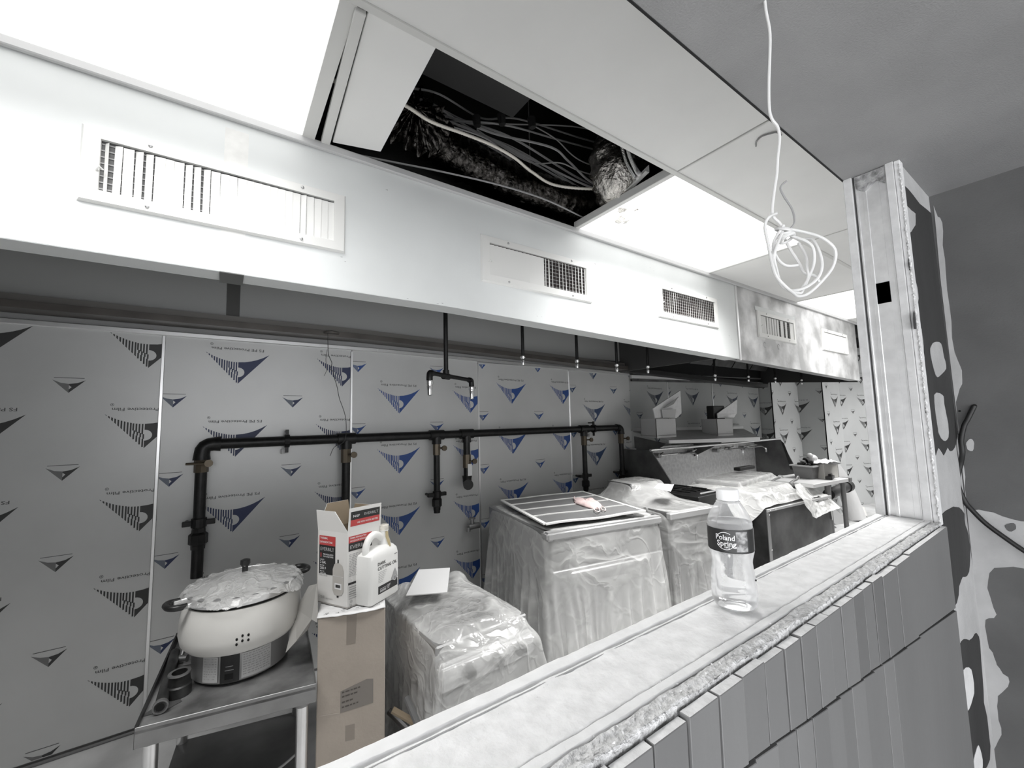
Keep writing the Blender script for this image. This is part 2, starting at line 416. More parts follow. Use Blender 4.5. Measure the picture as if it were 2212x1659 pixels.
# back wall: film covered panels
def big_logo(P, x, z, wd=.286):
    s = wd/.286
    def top(u): return z+(.116+.048*(u/.143)**2)*s   # sagging upper edge
    def bot(u): return z+abs(u)/.143*.164*s
    # solid right half with a half-round bite
    N = 10; pts = []
    up = [(x+.143*s*i/N, top(.143*i/N)) for i in range(N+1)]
    cy, r = z+.062*s, .026*s
    arc = [(x+r*math.cos(a)*1.1, cy+r*math.sin(a)) for a in [(-pi/2+pi*i/10) for i in range(11)]]
    low = [(x, z)]
    prev = None
    # fan of quads between outline and bite
    half_u = [(x, top(0))]+up[1:]
    P.poly([(x, cy+r)]+[(x, top(0))]+[(x+.03*s, top(.03))]+[arc[7]]+[arc[8]]+[arc[9]], 0)
    P.poly([arc[7], (x+.03*s, top(.03)), (x+.06*s, top(.06)), (x+.06*s, bot(.06)), (x+.046*s, bot(.046)), arc[4], arc[5], arc[6]], 0)
    P.poly([arc[4], (x+.046*s, bot(.046)), (x+.02*s, bot(.02)), (x, z), arc[0], arc[1], arc[2], arc[3]], 0)
    P.poly([(x+.06*s, bot(.06)), (x+.06*s, top(.06)), (x+.085*s, top(.085)), (x+.11*s, top(.11)), (x+.143*s, top(.143)), (x+.1*s, bot(.1))], 0)
    k = 13
    for i in range(k):
        u0 = -(i+.25)*.143/k; u1 = -(i+.8)*.143/k
        if i < 4:
            zs = [0, .35, .55, 1]; sh = [0, .0025, -.002][0:3]
            for q in range(3):
                a0 = bot(u1*.5+u0*.5); a1 = top(u0); za = a0+(a1-a0)*zs[q]; zb = a0+(a1-a0)*zs[q+1]
                P.rect(x+u1*s+sh[q]*s, za, x+u0*s+sh[q]*s, zb, 0)
        else: P.poly([(x+u1*s, bot(u1)), (x+u0*s, bot(u0)), (x+u0*s, top(u0)), (x+u1*s, top(u1))], 0)
    P.text('FS PE Protective Film', x+.118*s, z+.192*s, .020*s, 1, fit=.236*s, flip=True)
    P.ring(x-.118*s, z+.207*s, .005*s, .0018*s, 1, 10); P.disc(x-.118*s, z+.207*s, .0025*s, 1, 6)
def small_logo(P, x, z, s=1.):
    def tp(u): return z+(.040+.018*(u/.053)**2)*s
    P.poly([(x, z), (x+.053*s, tp(.053)), (x+.026*s, tp(.026)), (x, tp(0)), (x, z+.034*s), (x+.009*s, z+.026*s), (x, z+.015*s)], 0)
    P.poly([(x, z), (x, z+.015*s), (x, z+.034*s), (x, tp(0)), (x-.026*s, tp(.026)), (x-.053*s, tp(.053))], 2)
    P.poly([(x-.048*s, z+.0655*s), (x+.048*s, z+.0655*s), (x+.048*s, z+.068*s), (x-.048*s, z+.068*s)], 1)
def film_panel(par, name, U0, U1, z0, z1, ax, az, mapo, Ud, Nn, m, prints, logos=True, sc=1., thick=.01):
    """panel in plane through mapo, horizontal dir Ud, outward normal Nn; ax, az anchor of a big logo in (u, z)"""
    o = V(mapo); Ud = V(Ud); Nn = V(Nn)
    a = o+Ud*U0; b = o+Ud*U1
    b_ = MB(); b_.slab([a+V((0, 0, z0)), b+V((0, 0, z0)), b+V((0, 0, z1)), a+V((0, 0, z1))], -Nn*thick)
    p = b_.build(name, m, par)
    if logos:
        P = Print()
        px, pz = .527*sc, .385*sc
        for i in range(-6, 7):
            for j in range(-7, 8):
                x = ax+i*px; z = az+j*pz
                if U0-.2 < x < U1+.2 and z0-.25 < z < z1+.2: big_logo(P, x, z, .286*sc)
                x2 = x+.264*sc; zz = z-.126*sc
                if U0-.1 < x2 < U1+.1 and z0-.1 < zz < z1+.1: small_logo(P, x2, zz, sc)
        P.clip(U0+.004, U1-.004, z0+.003, z1-.012)
        P.mb(lambda u, v: o+Ud*u+V((0, 0, v))+Nn*.0008).build('film_print', prints, p, kind='open')
    return p
wb = structure('wall_back', (1, WB, 0))
m = MB(); m.box((-3, WB+.012, 0), (3.235, WB+.1, 3.4)); m.build('board_backing', mat('grey_wall_paint', .33, .8), wb)
m = MB(); m.box((3.235, 2.675, 0), (5.9, WB+.13, 3.4)); m.build('board_backing', MATS['grey_wall_paint'], wb)
seams = [-1.144, -.25, .642, 1.537, 2.44, 3.232]
anch = [(-.304, 1.658), (.06, 1.593), (.943, 1.427), (1.837, 1.495), (2.738, 1.336)]
prs = [[print_grey, mat('charcoal_text', .09, .6), print_mid], [print_navy, MATS['charcoal_text'], mat('slate_grey', (.13, .15, .19), .5)], [print_blue, MATS['charcoal_text'], mat('slate_blue', (.12, .15, .24), .5)],
       [print_blue, MATS['charcoal_text'], MATS['slate_blue']], [mat('dusk_blue', (.03, .06, .14), .5), MATS['charcoal_text'], print_slate]]
tops = [1.835, 1.832, 1.822, 1.80, 1.79]
for i in range(5):
    film_panel(wb, 'wall_panel', seams[i]+.002, seams[i+1]-.002, 0.02, tops[i], anch[i][0], anch[i][1], (0, WB, 0), (1, 0, 0), (0, -1, 0), wallfilm, prs[i])
    if i < 4:
        s = MB(); xx = seams[i+1]; s.box((xx-.007, WB-.007, .02), (xx+.007, WB+.004, tops[i+1]-.01)); s.build('seam_strip', strip_m, wb, bevel=.002)
film_panel(wb, 'wall_panel', -3, -1.146, .02, 1.84, -1.2, 1.5, (0, WB, 0), (1, 0, 0), (0, -1, 0), wallfilm, prs[0])
YA = 2.665
for a, b, ax, az in ((3.234, 3.87, 3.66, 1.50-.02), (3.875, 4.74, 4.33, 1.49), (4.745, 5.89, 5.2, 1.46)):
    film_panel(wb, 'wall_panel', a, b-.003, .02, 1.80, ax, az, (0, YA, 0), (1, 0, 0), (0, -1, 0), wallfilm_shaded, [mat('deep_navy', (.015, .025, .05), .5), MATS['charcoal_text'], MATS['slate_grey']])
for xx in (3.872, 4.742):
    s = MB(); s.box((xx-.007, YA-.007, .02), (xx+.007, YA+.004, 1.79)); s.build('seam_strip', strip_m, wb)
# top trim along the panels
for x0, x1, z0, z1 in ((-3, .8, 1.838, 1.832), (.8, 3.23, 1.832, 1.79)):
    t = MB(); t.hexa([(x0, WB-.012, z0-.012), (x1, WB-.012, z1-.012), (x1, WB+.01, z1-.012), (x0, WB+.01, z0-.012), (x0, WB-.012, z0+.012), (x1, WB-.012, z1+.012), (x1, WB+.01, z1+.012), (x0, WB+.01, z0+.012)])
    t.build('trim_1', strip_m, kind='structure', bevel=.003)
# thin debris line along the wall foot on the left, no baseboard
t = MB(); t.box((-3, WB-.012, 0), (-.2, WB, .012)); t.build('debris_line_back', mat('dirty_joint', .16, .9), kind='structure', bevel=.004)
# far end: pier and end walls
we = structure('wall_right', (6.5, 2.4, 0))
def fp(U0, U1, o, Ud, N_, m_, sc=1., z1=1.86, ax=.3, az=1.5, pr=None): film_panel(we, 'wall_panel', U0, U1, .0, z1, ax, az, o, Ud, N_, m_, pr or prs[0], sc=sc)
fp(0, .19, (5.9, 2.70, 0), (0, -1, 0), (-1, 0, 0), wallfilm_shaded, ax=.09, az=1.36, sc=.9)
fp(0, .80, (5.9, 2.51, 0), (1, 0, 0), (0, -1, 0), wallfilm_lit, ax=.27, az=1.36)
fp(0, .30, (6.70, 2.51, 0), (0, -1, 0), (-1, 0, 0), wallfilm_shaded, ax=0.0, az=1.38)
fp(0, .62, (6.70, 2.21, 0), (1, 0, 0), (0, -1, 0), wallfilm_lit, ax=.4, az=1.45, z1=2.38)
fp(0, 1.25, (7.32, 2.4, 0), (.96, -.28, 0), (-.28, -.96, 0), wallfilm_lit, ax=.35, az=1.47, z1=2.38, sc=.9)
fp(0, 2.0, (8.52, 2.05, 0), (0, -1, 0), (-1, 0, 0), wallfilm_lit, ax=.3, az=1.47, z1=2.38)
m = MB(); m.box((5.91, 2.53, 1.86), (6.69, 2.8, 3.3)); m.box((6.71, 2.23, 1.86), (7.4, 2.8, 3.3)); m.box((8.54, .3, 0), (8.64, 2.8, 3.3)); m.box((7.3, 2.42, 0), (8.6, 2.8, 3.3)); m.build('board_backing', MATS['grey_wall_paint'], we)
m = MB(); m.box((-3.1, .25, 0), (-3, 2.75, 3.4)); m.build('wall_left_added', mat('left_wall_paint', .45, .8), kind='structure')  # unseen end wall, added to hold out light from the left
# ---------------- kitchen ceiling
ce = structure('ceiling', (1, 1, CEIL))
XB = [-2.38, -1.08, .22, 1.54, 2.84, 4.28, 5.6, 6.9, 8.5]
YB = [(.362, .955), (.965, 1.565)]
def troffer(t, x0, x1, y0, y1):
    d = bpy.data.lights.new('tube_light', 'AREA'); d.shape = 'RECTANGLE'; d.size = x1-x0-.03; d.size_y = y1-y0-.03; d.energy = TROFFER_W*(.75 if x0 < 0 else 1.75 if x0 < 4 else .8); d.spread = math.radians(118); d.color = (1, .995, .985)
    o = bpy.data.objects.new('tube_light', d); COL.objects.link(o); o.parent = t; o.location = V(((x0+x1)/2, (y0+y1)/2, CEIL-.001))-V(t.location)
def ctile(x0, x1, y0, y1, z=CEIL, m_=tile_white):
    b = MB(); b.box((x0+.006, y0+.004, z), (x1-.006, y1-.004, z+.015)); return b.build('ceiling_tile', m_, ce, bevel=.002)
for i in range(len(XB)-1):
    if i not in (5, 6): ctile(XB[i], XB[i+1], *YB[0])  # the two slots left open take unseen panels added to brighten the far end
for i, lb in ((5, 'unseen fill panel added behind the metal jamb, second row, nearer one'), (6, 'unseen fill panel added behind the metal jamb, second row, farther one')):
    x0, x1 = XB[i], XB[i+1]; t = thing('ceiling_light', lb, 'ceiling light', ((x0+x1)/2, .66, CEIL), 'lit ceiling panels over the kitchen aisle')
    b = MB(); b.box((x0+.012, .37, CEIL+.004), (x1-.012, .95, CEIL+.012)); b.build('diffuser', lightpanel, t)
    b = MB(); b.box((x0+.002, .364, CEIL+.013), (x1-.002, .953, CEIL+.03)); b.build('housing', bar_m, t); troffer(t, x0, x1, .37, .95)
lights = {1: 'lit ceiling panel at far left, above the first air register', 3: 'lit ceiling panel right of the open ceiling hole with foil duct', 5: 'lit ceiling panel far down the room beside the metal jamb', 7: 'lit ceiling panel at the far end of the kitchen'}
for i in range(len(XB)-1):
    x0, x1 = XB[i], XB[i+1]
    if i in lights:
        t = thing('ceiling_light', lights[i], 'ceiling light', ((x0+x1)/2, 1.265, CEIL), 'lit ceiling panels over the kitchen aisle')
        b = MB(); b.box((x0+.012, .975, CEIL+.004), (x1-.012, 1.56, CEIL+.012)); b.build('diffuser', lightpanel, t)
        b = MB(); b.box((x0+.002, .967, CEIL+.013), (x1-.002, 1.563, CEIL+.03)); b.build('housing', bar_m, t); troffer(t, x0, x1, .97, 1.40)
    elif i == 0 or i >= 4: ctile(x0, x1, *YB[1])
# displaced tile left of the hole
b = MB(); q = [PZ(764, 0, 2.392), PZ(876, 0, 2.392), PZ(873, 40, 2.392), PZ(820, 335, 2.40), PZ(688, 312, 2.395)]
b.prism([(.268, .975, 2.40), (.452, .975, 2.394), (.462, 1.50, 2.394), (.30, 1.548, 2.398)], (0, 0, .018)); b.build('ceiling_tile', tile_white, ce, bevel=.002)
# bars
b = MB(); b.box((-2.4, .948, CEIL-.004), (8.5, .972, CEIL+.03)); b.build('grid_bar', bar_m, ce, bevel=.002)
for xx in XB[1:-1]:
    for (y0, y1) in ((.36, .948), (.972, 1.566)):
        if abs(xx-1.54) < .01 and y0 > .9: continue
        wd = .012 if y0 > .9 else .003
        if xx == .22 and y0 > .9: wd = .02
        b = MB(); b.box((xx-wd, y0, CEIL-.003), (xx+wd, y1, CEIL+.03)); b.build('grid_bar', bar_m, ce, bevel=.001)
b = MB(); b.box((1.525, .972, CEIL-.003), (1.552, 1.566, CEIL+.035)); b.build('grid_bar', bar_m, ce, bevel=.002)
b = MB(); b.slab([(.235, .975, CEIL-.012), (.262, .975, CEIL-.012), (.292, 1.56, CEIL-.004), (.262, 1.56, CEIL-.004)], (0, 0, .02)); b.build('grid_bar', bar_m, ce, bevel=.002)
b = MB(); b.box((-2.4, 1.552, CEIL-.024), (8.5, 1.5695, CEIL+.003)); b.build('grid_bar', mat('grey_angle', .62, .5), ce, bevel=.003)
# bright bent angle hanging from the corner of the hole
# plenum shell
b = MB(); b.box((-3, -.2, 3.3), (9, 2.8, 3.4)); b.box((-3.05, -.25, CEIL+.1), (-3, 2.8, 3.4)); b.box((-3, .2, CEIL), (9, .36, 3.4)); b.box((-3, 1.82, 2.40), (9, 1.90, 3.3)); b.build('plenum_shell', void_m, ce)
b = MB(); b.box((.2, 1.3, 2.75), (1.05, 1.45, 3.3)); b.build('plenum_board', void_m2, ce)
# ---------------- dining side: grey ceiling with header, side wall
b = MB(); b.box((-3, -3, HEAD), (1.80, .362, HEAD+.10)); b.build('ceiling', greyceil, kind='structure')
b = MB(); b.box((-3, .2515, SILL-.004), (-.62, .36, HEAD)); b.build('wall_front', wallgrey, kind='structure')  # unseen wall section added to block light on the left film panels
# cut in the header: kitchen-side face above the opening
b = MB(); b.box((-3, .30, HEAD+.10), (1.376, .36, CEIL+.02)); b.build('wall_front', greyceil, kind='structure')
b = MB(); b.box((-3, .361, HEAD-.002), (1.378, .3645, HEAD+.05)); b.build('trim_2', mat('black_gap_line', .015, .9), kind='structure')
# right part of the front wall (beyond the jamb) and the side wall
wf = structure('wall_front', (1.55, .3, 0))
b = MB(); b.box((1.40, .2515, 0), (1.76, .262, HEAD)); b.build('board', compound, wf)
b = MB(); b.box((1.40, .262, 0), (8.6, .358, CEIL)); b.build('board', MATS['grey_wall_paint'], wf)
def patch(pl, par, pts, m_, name, d, th=.0012):
    n = V(d); b = MB(); b.prism([pl(*p)+n*th for p in pts], -n*th); return b.build(name, m_, par)
def smooth_poly(pts, n=4, jit=1.2):
    k = len(pts); out = []
    for i in range(k):
        a, b, c, d = [V((*pts[(i+j-1) % k], 0)) for j in range(4)]
        for t in range(n):
            t /= n
            p = .5*((2*b)+(c-a)*t+(2*a-5*b+4*c-d)*t*t+(3*b-a-3*c+d)*t**3)
            out.append((p.x+random.uniform(-jit, jit), p.y+random.uniform(-jit, jit)))
    return out
plf = lambda x, y: PY(x, y, .2515)
nf = (0, -1, 0)
D1 = [(1949, 402), (1967, 415), (1986, 440), (2010, 461), (2019, 490), (2024, 526), (2031, 602), (2039, 684), (2044, 730), (2051, 795), (2054, 831), (2061, 878), (2067, 913), (2065, 959), (2054, 975), (2046, 966), (2038, 983), (2027, 967), (2021, 983), (2012, 981), (2012, 940), (2005, 913), (1998, 878), (2002, 829), (1996, 799), (1997, 773), (1994, 735), (1988, 704), (1975, 711), (1972, 676), (1982, 662), (1983, 635), (1975, 594), (1964, 583), (1960, 540), (1958, 513), (1964, 505), (1977, 486), (1977, 461), (1964, 450), (1949, 429)]
patch(plf, wf, smooth_poly(D1, 3, .8), rawboard, 'bare_patch', nf, .001)
for pts in ([(2017, 739), (2031, 743), (2038, 773), (2042, 796), (2028, 812), (2020, 811), (2010, 772), (2008, 752)], [(2017, 853), (2034, 853), (2038, 872), (2048, 934), (2040, 953), (2028, 940), (2023, 913)]):
    patch(plf, wf, smooth_poly(pts, 3, .5), compound, 'compound_spot', nf, .0018)
D2 = [(2029, 1120), (2051, 1098), (2078, 1100), (2086, 1134), (2093, 1167), (2096, 1211), (2088, 1245), (2075, 1252), (2065, 1302), (2050, 1316), (2030, 1312), (2021, 1319), (2016, 1260), (2013, 1205), (2018, 1170)]
patch(plf, wf, smooth_poly(D2, 3, 1.5), rawboard, 'bare_patch', nf, .001)
patch(plf, wf, smooth_poly([(2014, 1145), (2030, 1130), (2031, 1180), (2040, 1215), (2049, 1240), (2045, 1290), (2037, 1312), (2030, 1260), (2018, 1215)], 3, 1), compound_w, 'compound_spot', nf, .0018)
D3 = [(2051, 1413), (2066, 1400), (2082, 1380), (2095, 1384), (2110, 1368), (2117, 1403), (2122, 1488), (2134, 1572), (2139, 1626), (2122, 1665), (2078, 1669), (2071, 1555), (2065, 1504), (2058, 1471)]
patch(plf, wf, smooth_poly(D3, 3, 1.5), rawboard, 'bare_patch', nf, .001)
patch(plf, wf, smooth_poly([(2080, 1446), (2096, 1446), (2102, 1488), (2098, 1511), (2088, 1535), (2080, 1498)], 3, .5), compound_w, 'compound_spot', nf, .0018)
patch(plf, wf, smooth_poly([(2112, 1609), (2120, 1640), (2118, 1672), (2098, 1672), (2104, 1630)], 3, .5), compound_w, 'compound_spot', nf, .0018)
ws = structure('wall_right', (1.75, -1, 0))
b = MB(); b.box((1.70, -3, 0), (1.78, .2515, HEAD)); b.build('board', wallgrey, ws)
plr = lambda x, y: PX(x, y, 1.70)
nr = (-1, 0, 0)
patch(plr, ws, smooth_poly([(2025, 470), (2034, 480), (2040, 560), (2050, 660), (2062, 760), (2078, 800), (2078, 830), (2066, 870), (2074, 960), (2084, 1030), (2090, 1095), (2130, 1103), (2184, 1122), (2240, 1140), (2240, 1235), (2210, 1226), (2149, 1228), (2132, 1269), (2152, 1329), (2130, 1340), (2132, 1386), (2149, 1420), (2158, 1445), (2182, 1474), (2156, 1504), (2156, 1538), (2162, 1589), (2144, 1626), (2150, 1700), (2136, 1700), (2100, 1200), (2068, 913), (2020, 480)], 3, 1.6), compound, 'compound_smear', nr, .0012)
patch(plr, ws, smooth_poly([(2170, 1135), (2190, 1130), (2195, 1142), (2180, 1148)], 3, .5), wallgrey, 'bare_spot', nr, .002)
patch(plr, ws, smooth_poly([(2088, 955), (2098, 948), (2104, 958), (2101, 974), (2090, 970)], 3, .5), compound, 'compound_spot', nr, .0015)
for x, y, r in ((2105, 877, 5), (2073, 888, 2.6)):
    patch(plr, ws, [(x+r*math.cos(a)*1.2, y+r*math.sin(a)*.8) for a in [i*pi/5 for i in range(10)]], hole_black, 'drilled_hole', nr, .002)
# ---------------- half wall below the sill: core, tiles
hw = structure('wall_front', (.3, .3, 0))
b = MB(); b.box((-3, .258, 0), (1.376, .345, SILL-.006)); b.build('core', dust, hw)
b = MB(); b.box((-3, .243, 0), (1.39, .258, SILL-.012)); b.build('thinset_bed', grout, hw)
tx = [(1327, 1615), (1412, 1560), (1485, 1513), (1549, 1464), (1602, 1425), (1650, 1390), (1691, 1360), (1725, 1334), (1757, 1310), (1787, 1290), (1813, 1273), (1839, 1254), (1862, 1239), (1882, 1228), (1902, 1215), (1932, 1190), (1962, 1167), (2000, 1150)]
X0 = [PY(x, y, .233)[0] for x, y in tx]
X0 = sorted(X0)
d0 = X0[1]-X0[0]
xs = [X0[0]-d0*k for k in range(9, 0, -1)]+X0[:-1]+[1.36]
def zg(x): return 1.02-.106*(x-.417) if x > .2 else 1.043
ZT = SILL-.006
cnt = 0
for i in range(len(xs)-1):
    x0, x1 = xs[i], xs[i+1]
    tm = random.choice([tile_m, tile_m, tile_m2, tile_m3]); yo = random.uniform(-.0012, .0012); g = .0011 if i % 3 else .0016
    zt = ZT+random.uniform(-.0025, .001)
    y0 = .233+yo
    b = MB(); b.hexa([(x0+g, y0, zg(x0)+.002), (x1-g, y0+random.uniform(-.001, .001), zg(x1)+.002), (x1-g, .243, zg(x1)+.002), (x0+g, .243, zg(x0)+.002), (x0+g, y0, zt), (x1-g, y0, zt), (x1-g, .243, zt), (x0+g, .243, zt)], 0)
    # top edge shows the white body
    b.m[1] = 1
    b.build('tile', [tm, tile_edge], hw, bevel=.0006)
    xa, xb = x0+d0*.35, x1+d0*.35
    for zz0, zz1 in ((.58, None),):
        b = MB(); t0 = zg(xa)-.002 if zz1 is None else zz1; t1 = zg(xb)-.002 if zz1 is None else zz1
        b.hexa([(xa+g, y0+.001, zz0), (min(xb, 1.36)-g, y0, zz0), (min(xb, 1.36)-g, .243, zz0), (xa+g, .243, zz0), (xa+g, y0+.001, t0), (min(xb, 1.36)-g, y0, t1), (min(xb, 1.36)-g, .243, t1), (xa+g, .243, t0)]) if xa+2*g < 1.36 else None
        if b.v: b.build('tile', random.choice([tile_m, tile_m, tile_m2]), hw, bevel=.0006)
b = MB(); b.box((-3, .234, 0), (1.376, .243, .575)); b.build('lower_tile_field', tile_m, hw)
# ---------------- sill
si = structure('trim_3', (.3, .3, SILL))
def rough_strip(y0, y1, z0, z1, nu, amp, seed, m_, name, x0=-1.2, x1=1.376, yamp=0., nv=3, bev=True):
    def f(u, v):
        x = x0+(x1-x0)*u
        # cross-section path: down-side, top, down-side
        path = [(y0, z0), (y0, z1), (y0*.67+y1*.33, z1), (y0*.33+y1*.67, z1), (y1, z1), (y1, z0)]
        k = v*(len(path)-1); i = min(int(k), len(path)-2); t = k-i
        y = path[i][0]+(path[i+1][0]-path[i][0])*t; z = path[i][1]+(path[i+1][1]-path[i][1])*t
        if z > z0+1e-5:
            n = noise.noise(V((x*38, y*140, seed)))+.5*noise.noise(V((x*110, y*300, seed+9)))
            z += amp*n; y += yamp*noise.noise(V((x*26, v*3, seed+5)))+yamp*.4*noise.noise(V((x*90, v*9, seed+2)))
        return (x, y, z)
    b = MB(); b.grid(f, nu, 5*nv); return b.build(name, m_, si, smooth='all', kind='open')
rough_strip(.346, .361, SILL-.06, SILL+.0012, 380, .0009, 1, dust, 'inner_board_edge', yamp=.0008)
b = MB(); b.box((-1.2, .3605, SILL-.3), (1.376, .3625, SILL-.001)); b.build('metal_corner_strip', mat('corner_metal', .3, .4, .6), si)
b = MB(); b.box((-1.2, .3425, SILL-.06), (1.376, .346, SILL-.004)); b.build('joint_gap', grout, si)
rough_strip(.273, .3425, SILL-.05, SILL, 420, .0012, 4, dust2, 'sill_board', yamp=.0004, nv=6)
b = MB(); b.box((-1.2, .3385, SILL-.0005), (1.376, .3392, SILL+.0008)); b.build('scored_line', grey_ink, si)
rough_strip(.263, .2722, SILL-.05, SILL+.0003, 420, .0009, 7, dust, 'board_edge', yamp=.0008)
b = MB(); b.box((-1.2, .2718, SILL-.05), (1.376, .2735, SILL-.002)); b.box((-1.2, .2600, SILL-.05), (1.376, .2635, SILL-.003)); b.build('joint_gap', mat('dusty_gap', .32, .9), si)
rough_strip(.2455, .2605, SILL-.03, SILL-.001, 620, .0026, 11, gypsum, 'mortar_edge', yamp=.0010, nv=4)
cr_ = MB(); rs = random.Random(5)
for k in range(420):
    x = rs.uniform(.0, 1.36); y = rs.choice([rs.gauss(.253, .004), rs.uniform(.25, .34)]); r = rs.uniform(.0004, .0015) if y > .262 else rs.uniform(.0006, .0022)
    cr_.add([(x+r*rs.uniform(-1, 1), y+r*rs.uniform(-1, 1), SILL+r*rs.uniform(-.2, .9)) for _ in range(4)], [(0, 1, 2), (0, 2, 3), (0, 3, 1), (1, 3, 2)])
cr_.build('plaster_crumbs', dust, si, kind='stuff')
# ---------------- metal jamb
jb = structure('trim_4', (1.39, .3, SILL))
XJ = 1.376
def jbox(y0, y1, x0, x1, name, m_, bev=.001, z0=SILL-.01, z1=HEAD): b = MB(); b.box((x0, y0, z0), (x1, y1, z1)); return b.build(name, m_, jb, bevel=bev)
jbox(.3445, .3625, XJ-.004, XJ+.03, 'inner_board_edge', mat('pale_board_edge', .62, .8, 0, .08, 30, .2, 60))
jbox(.3415, .3445, XJ+.004, XJ+.03, 'joint_gap', grout)
# stud web with ribs and square hole: built around the hole
hz0, hz1 = PX(1908, 654, XJ)[2], PX(1905, 609, XJ)[2]; hy0, hy1 = PX(1922, 631, XJ)[1], PX(1888, 633, XJ)[1]
ribs = [(.276, .279, .004), (.279, hy0, .0), (hy0, hy1, .0), (hy1, .318, .0), (.318, .325, .0025), (.325, .336, 0), (.336, .339, .004), (.339, .3415, 0)]
for (y0, y1, dp) in ribs:
    if (y0, y1) == (hy0, hy1):
        jbox(y0, y1, XJ+.006, XJ+.009, 'stud_web', galv, 0, z1=hz0); jbox(y0, y1, XJ+.006, XJ+.009, 'stud_web', galv, 0, z0=hz1)
    else: jbox(y0, y1, XJ+.006-dp, XJ+.009, 'stud_rib' if dp else 'stud_web', galv, .0006)
b = MB(); b.box((XJ+.024, hy0-.01, hz0-.01), (XJ+.026, hy1+.01, hz1+.01)); b.build('knockout_hole', hole_black, jb)
jbox(.2595, .2755, XJ-.003, XJ+.03, 'outer_board_edge', MATS['pale_board_edge'])
jbox(.2755, .277, XJ+.003, XJ+.03, 'joint_gap', grout)
jbox(.2475, .2590, XJ+.002, XJ+.03, 'board_layer', compound_w)
b = MB(); b.prism([(XJ+.001, .258+.0, HEAD-.002), (XJ+.001, .34, HEAD-.002), (XJ+.001, .338, HEAD-.035), (XJ+.001, .32, HEAD-.05), (XJ+.001, .295, HEAD-.03), (XJ+.001, .27, HEAD-.055)], (.006, 0, 0)); b.build('torn_plaster', mat('dirty_plaster', .3, .9, 0, .5, 60, .8, 70), jb)
cb = MB(); z = SILL
while z < HEAD-.01:
    r = random.uniform(.0018, .0032); cb.sphere((XJ+random.uniform(-.001, .002), .2485+random.uniform(-.001, .001), z), r, 4, (1, 1, 1.4)); z += r*1.7
cb.build('corner_bead', mat('bead_plaster', .62, .8, 0, .3, 120), jb, kind='stuff')
#%%PART3
# ================================================================ HOODS
def zb(x): return 1.856 if x < .8 else 1.856-(x-.8)*.0262
YF = 1.57
def hood_front(b, x0, x1, n):
    for i in range(n):
        a = x0+(x1-x0)*i/n; c = x0+(x1-x0)*(i+1)/n
        b.add([(a, YF, zb(a)), (c, YF, zb(c)), (c, YF, 2.375), (a, YF, 2.375), (a, YF+.02, zb(a)), (c, YF+.02, zb(c)), (c, YF+.02, 2.375), (a, YF+.02, 2.375)],
              [(0, 1, 2, 3), (4, 7, 6, 5), (0, 4, 5, 1), (3, 2, 6, 7)]+([(0, 3, 7, 4)] if i == 0 else [])+([(1, 5, 6, 2)] if i == n-1 else []))
def hood_lip(b, x0, x1, n, w1=.115):
    for i in range(n):
        a = x0+(x1-x0)*i/n; c = x0+(x1-x0)*(i+1)/n
        b.add([(a, YF+.001, zb(a)-.002), (c, YF+.001, zb(c)-.002), (c, YF+w1, zb(c)+.004), (a, YF+w1, zb(a)+.004), (a, YF+.001, zb(a)+.012), (c, YF+.001, zb(c)+.012), (c, YF+w1, zb(c)+.03), (a, YF+w1, zb(a)+.03)],
              [(0, 3, 2, 1), (4, 5, 6, 7), (0, 1, 5, 4), (3, 7, 6, 2)])
ha = thing('exhaust_hood', 'long kitchen exhaust hood covered in white film with four-sided air registers along its face', 'range hood', (1, 2.1, 1.86))
ha['label'] = 'long exhaust hood wrapped in white film, the nearer of the two hoods'
b = MB(); hood_front(b, -2.6, 3.205, 40); b.build('front_panel', white_film, ha)
b = MB(); hood_lip(b, -2.6, 3.205, 40); b.build('bottom_lip', lip_film, ha)
b = MB(); b.box((-2.6, 2.60, 1.90), (3.06, 2.636, 2.37)); b.build('rear_panel', mat('hood_inner_film', (.45, .455, .45), .5, .1), ha)
b = MB(); b.box((-2.6, YF+.02, 2.35), (3.2, 2.63, 2.374)); b.build('top_panel', dark_steel, ha)
b = MB(); b.box((-2.6, YF+.11, 1.9), (3.06, YF+.115, 2.35)); b.build('front_inner_panel', white_film, ha)
# rear grease channel
def chan(b, x0, x1, y0, y1, za, zc, n=12):
    for i in range(n):
        a = x0+(x1-x0)*i/n; c = x0+(x1-x0)*(i+1)/n; q = zb(a)-1.856; r = zb(c)-1.856
        b.add([(a, y0, za+q), (c, y0, za+r), (c, y1, za+r), (a, y1, za+q), (a, y0, zc+q), (c, y0, zc+r), (c, y1, zc+r), (a, y1, zc+q)], [(0, 3, 2, 1), (4, 5, 6, 7), (0, 1, 5, 4), (3, 7, 6, 2), (0, 4, 7, 3), (1, 2, 6, 5)])
chm = mat('channel_brown', (.10, .092, .085), .45, .5, .2, 5)
b = MB(); chan(b, -2.6, 3.06, 2.50, 2.62, 1.868, 1.90); b.build('grease_channel', chm, ha)
b = MB(); chan(b, -2.6, 3.06, 2.54, 2.632, 1.90, 1.935); b.build('channel_shelf', mat('channel_top', (.20, .19, .18), .5, .3), ha)
b = MB(); b.slab([(3.06, YF+.1, 1.80), (3.06, 2.62, 1.80), (3.06, 2.62, 2.35), (3.06, YF+.1, 2.35)], (.02, 0, 0)); b.build('end_panel', mat('end_grey', .09, .5, .4), ha)
b = MB(); b.slab([(3.055, YF+.12, 1.83), (3.055, YF+.15, 1.83), (3.055, 2.6, 2.30), (3.055, 2.57, 2.30)], (-.006, 0, 0)); b.build('brace', MATS['channel_top'], ha)
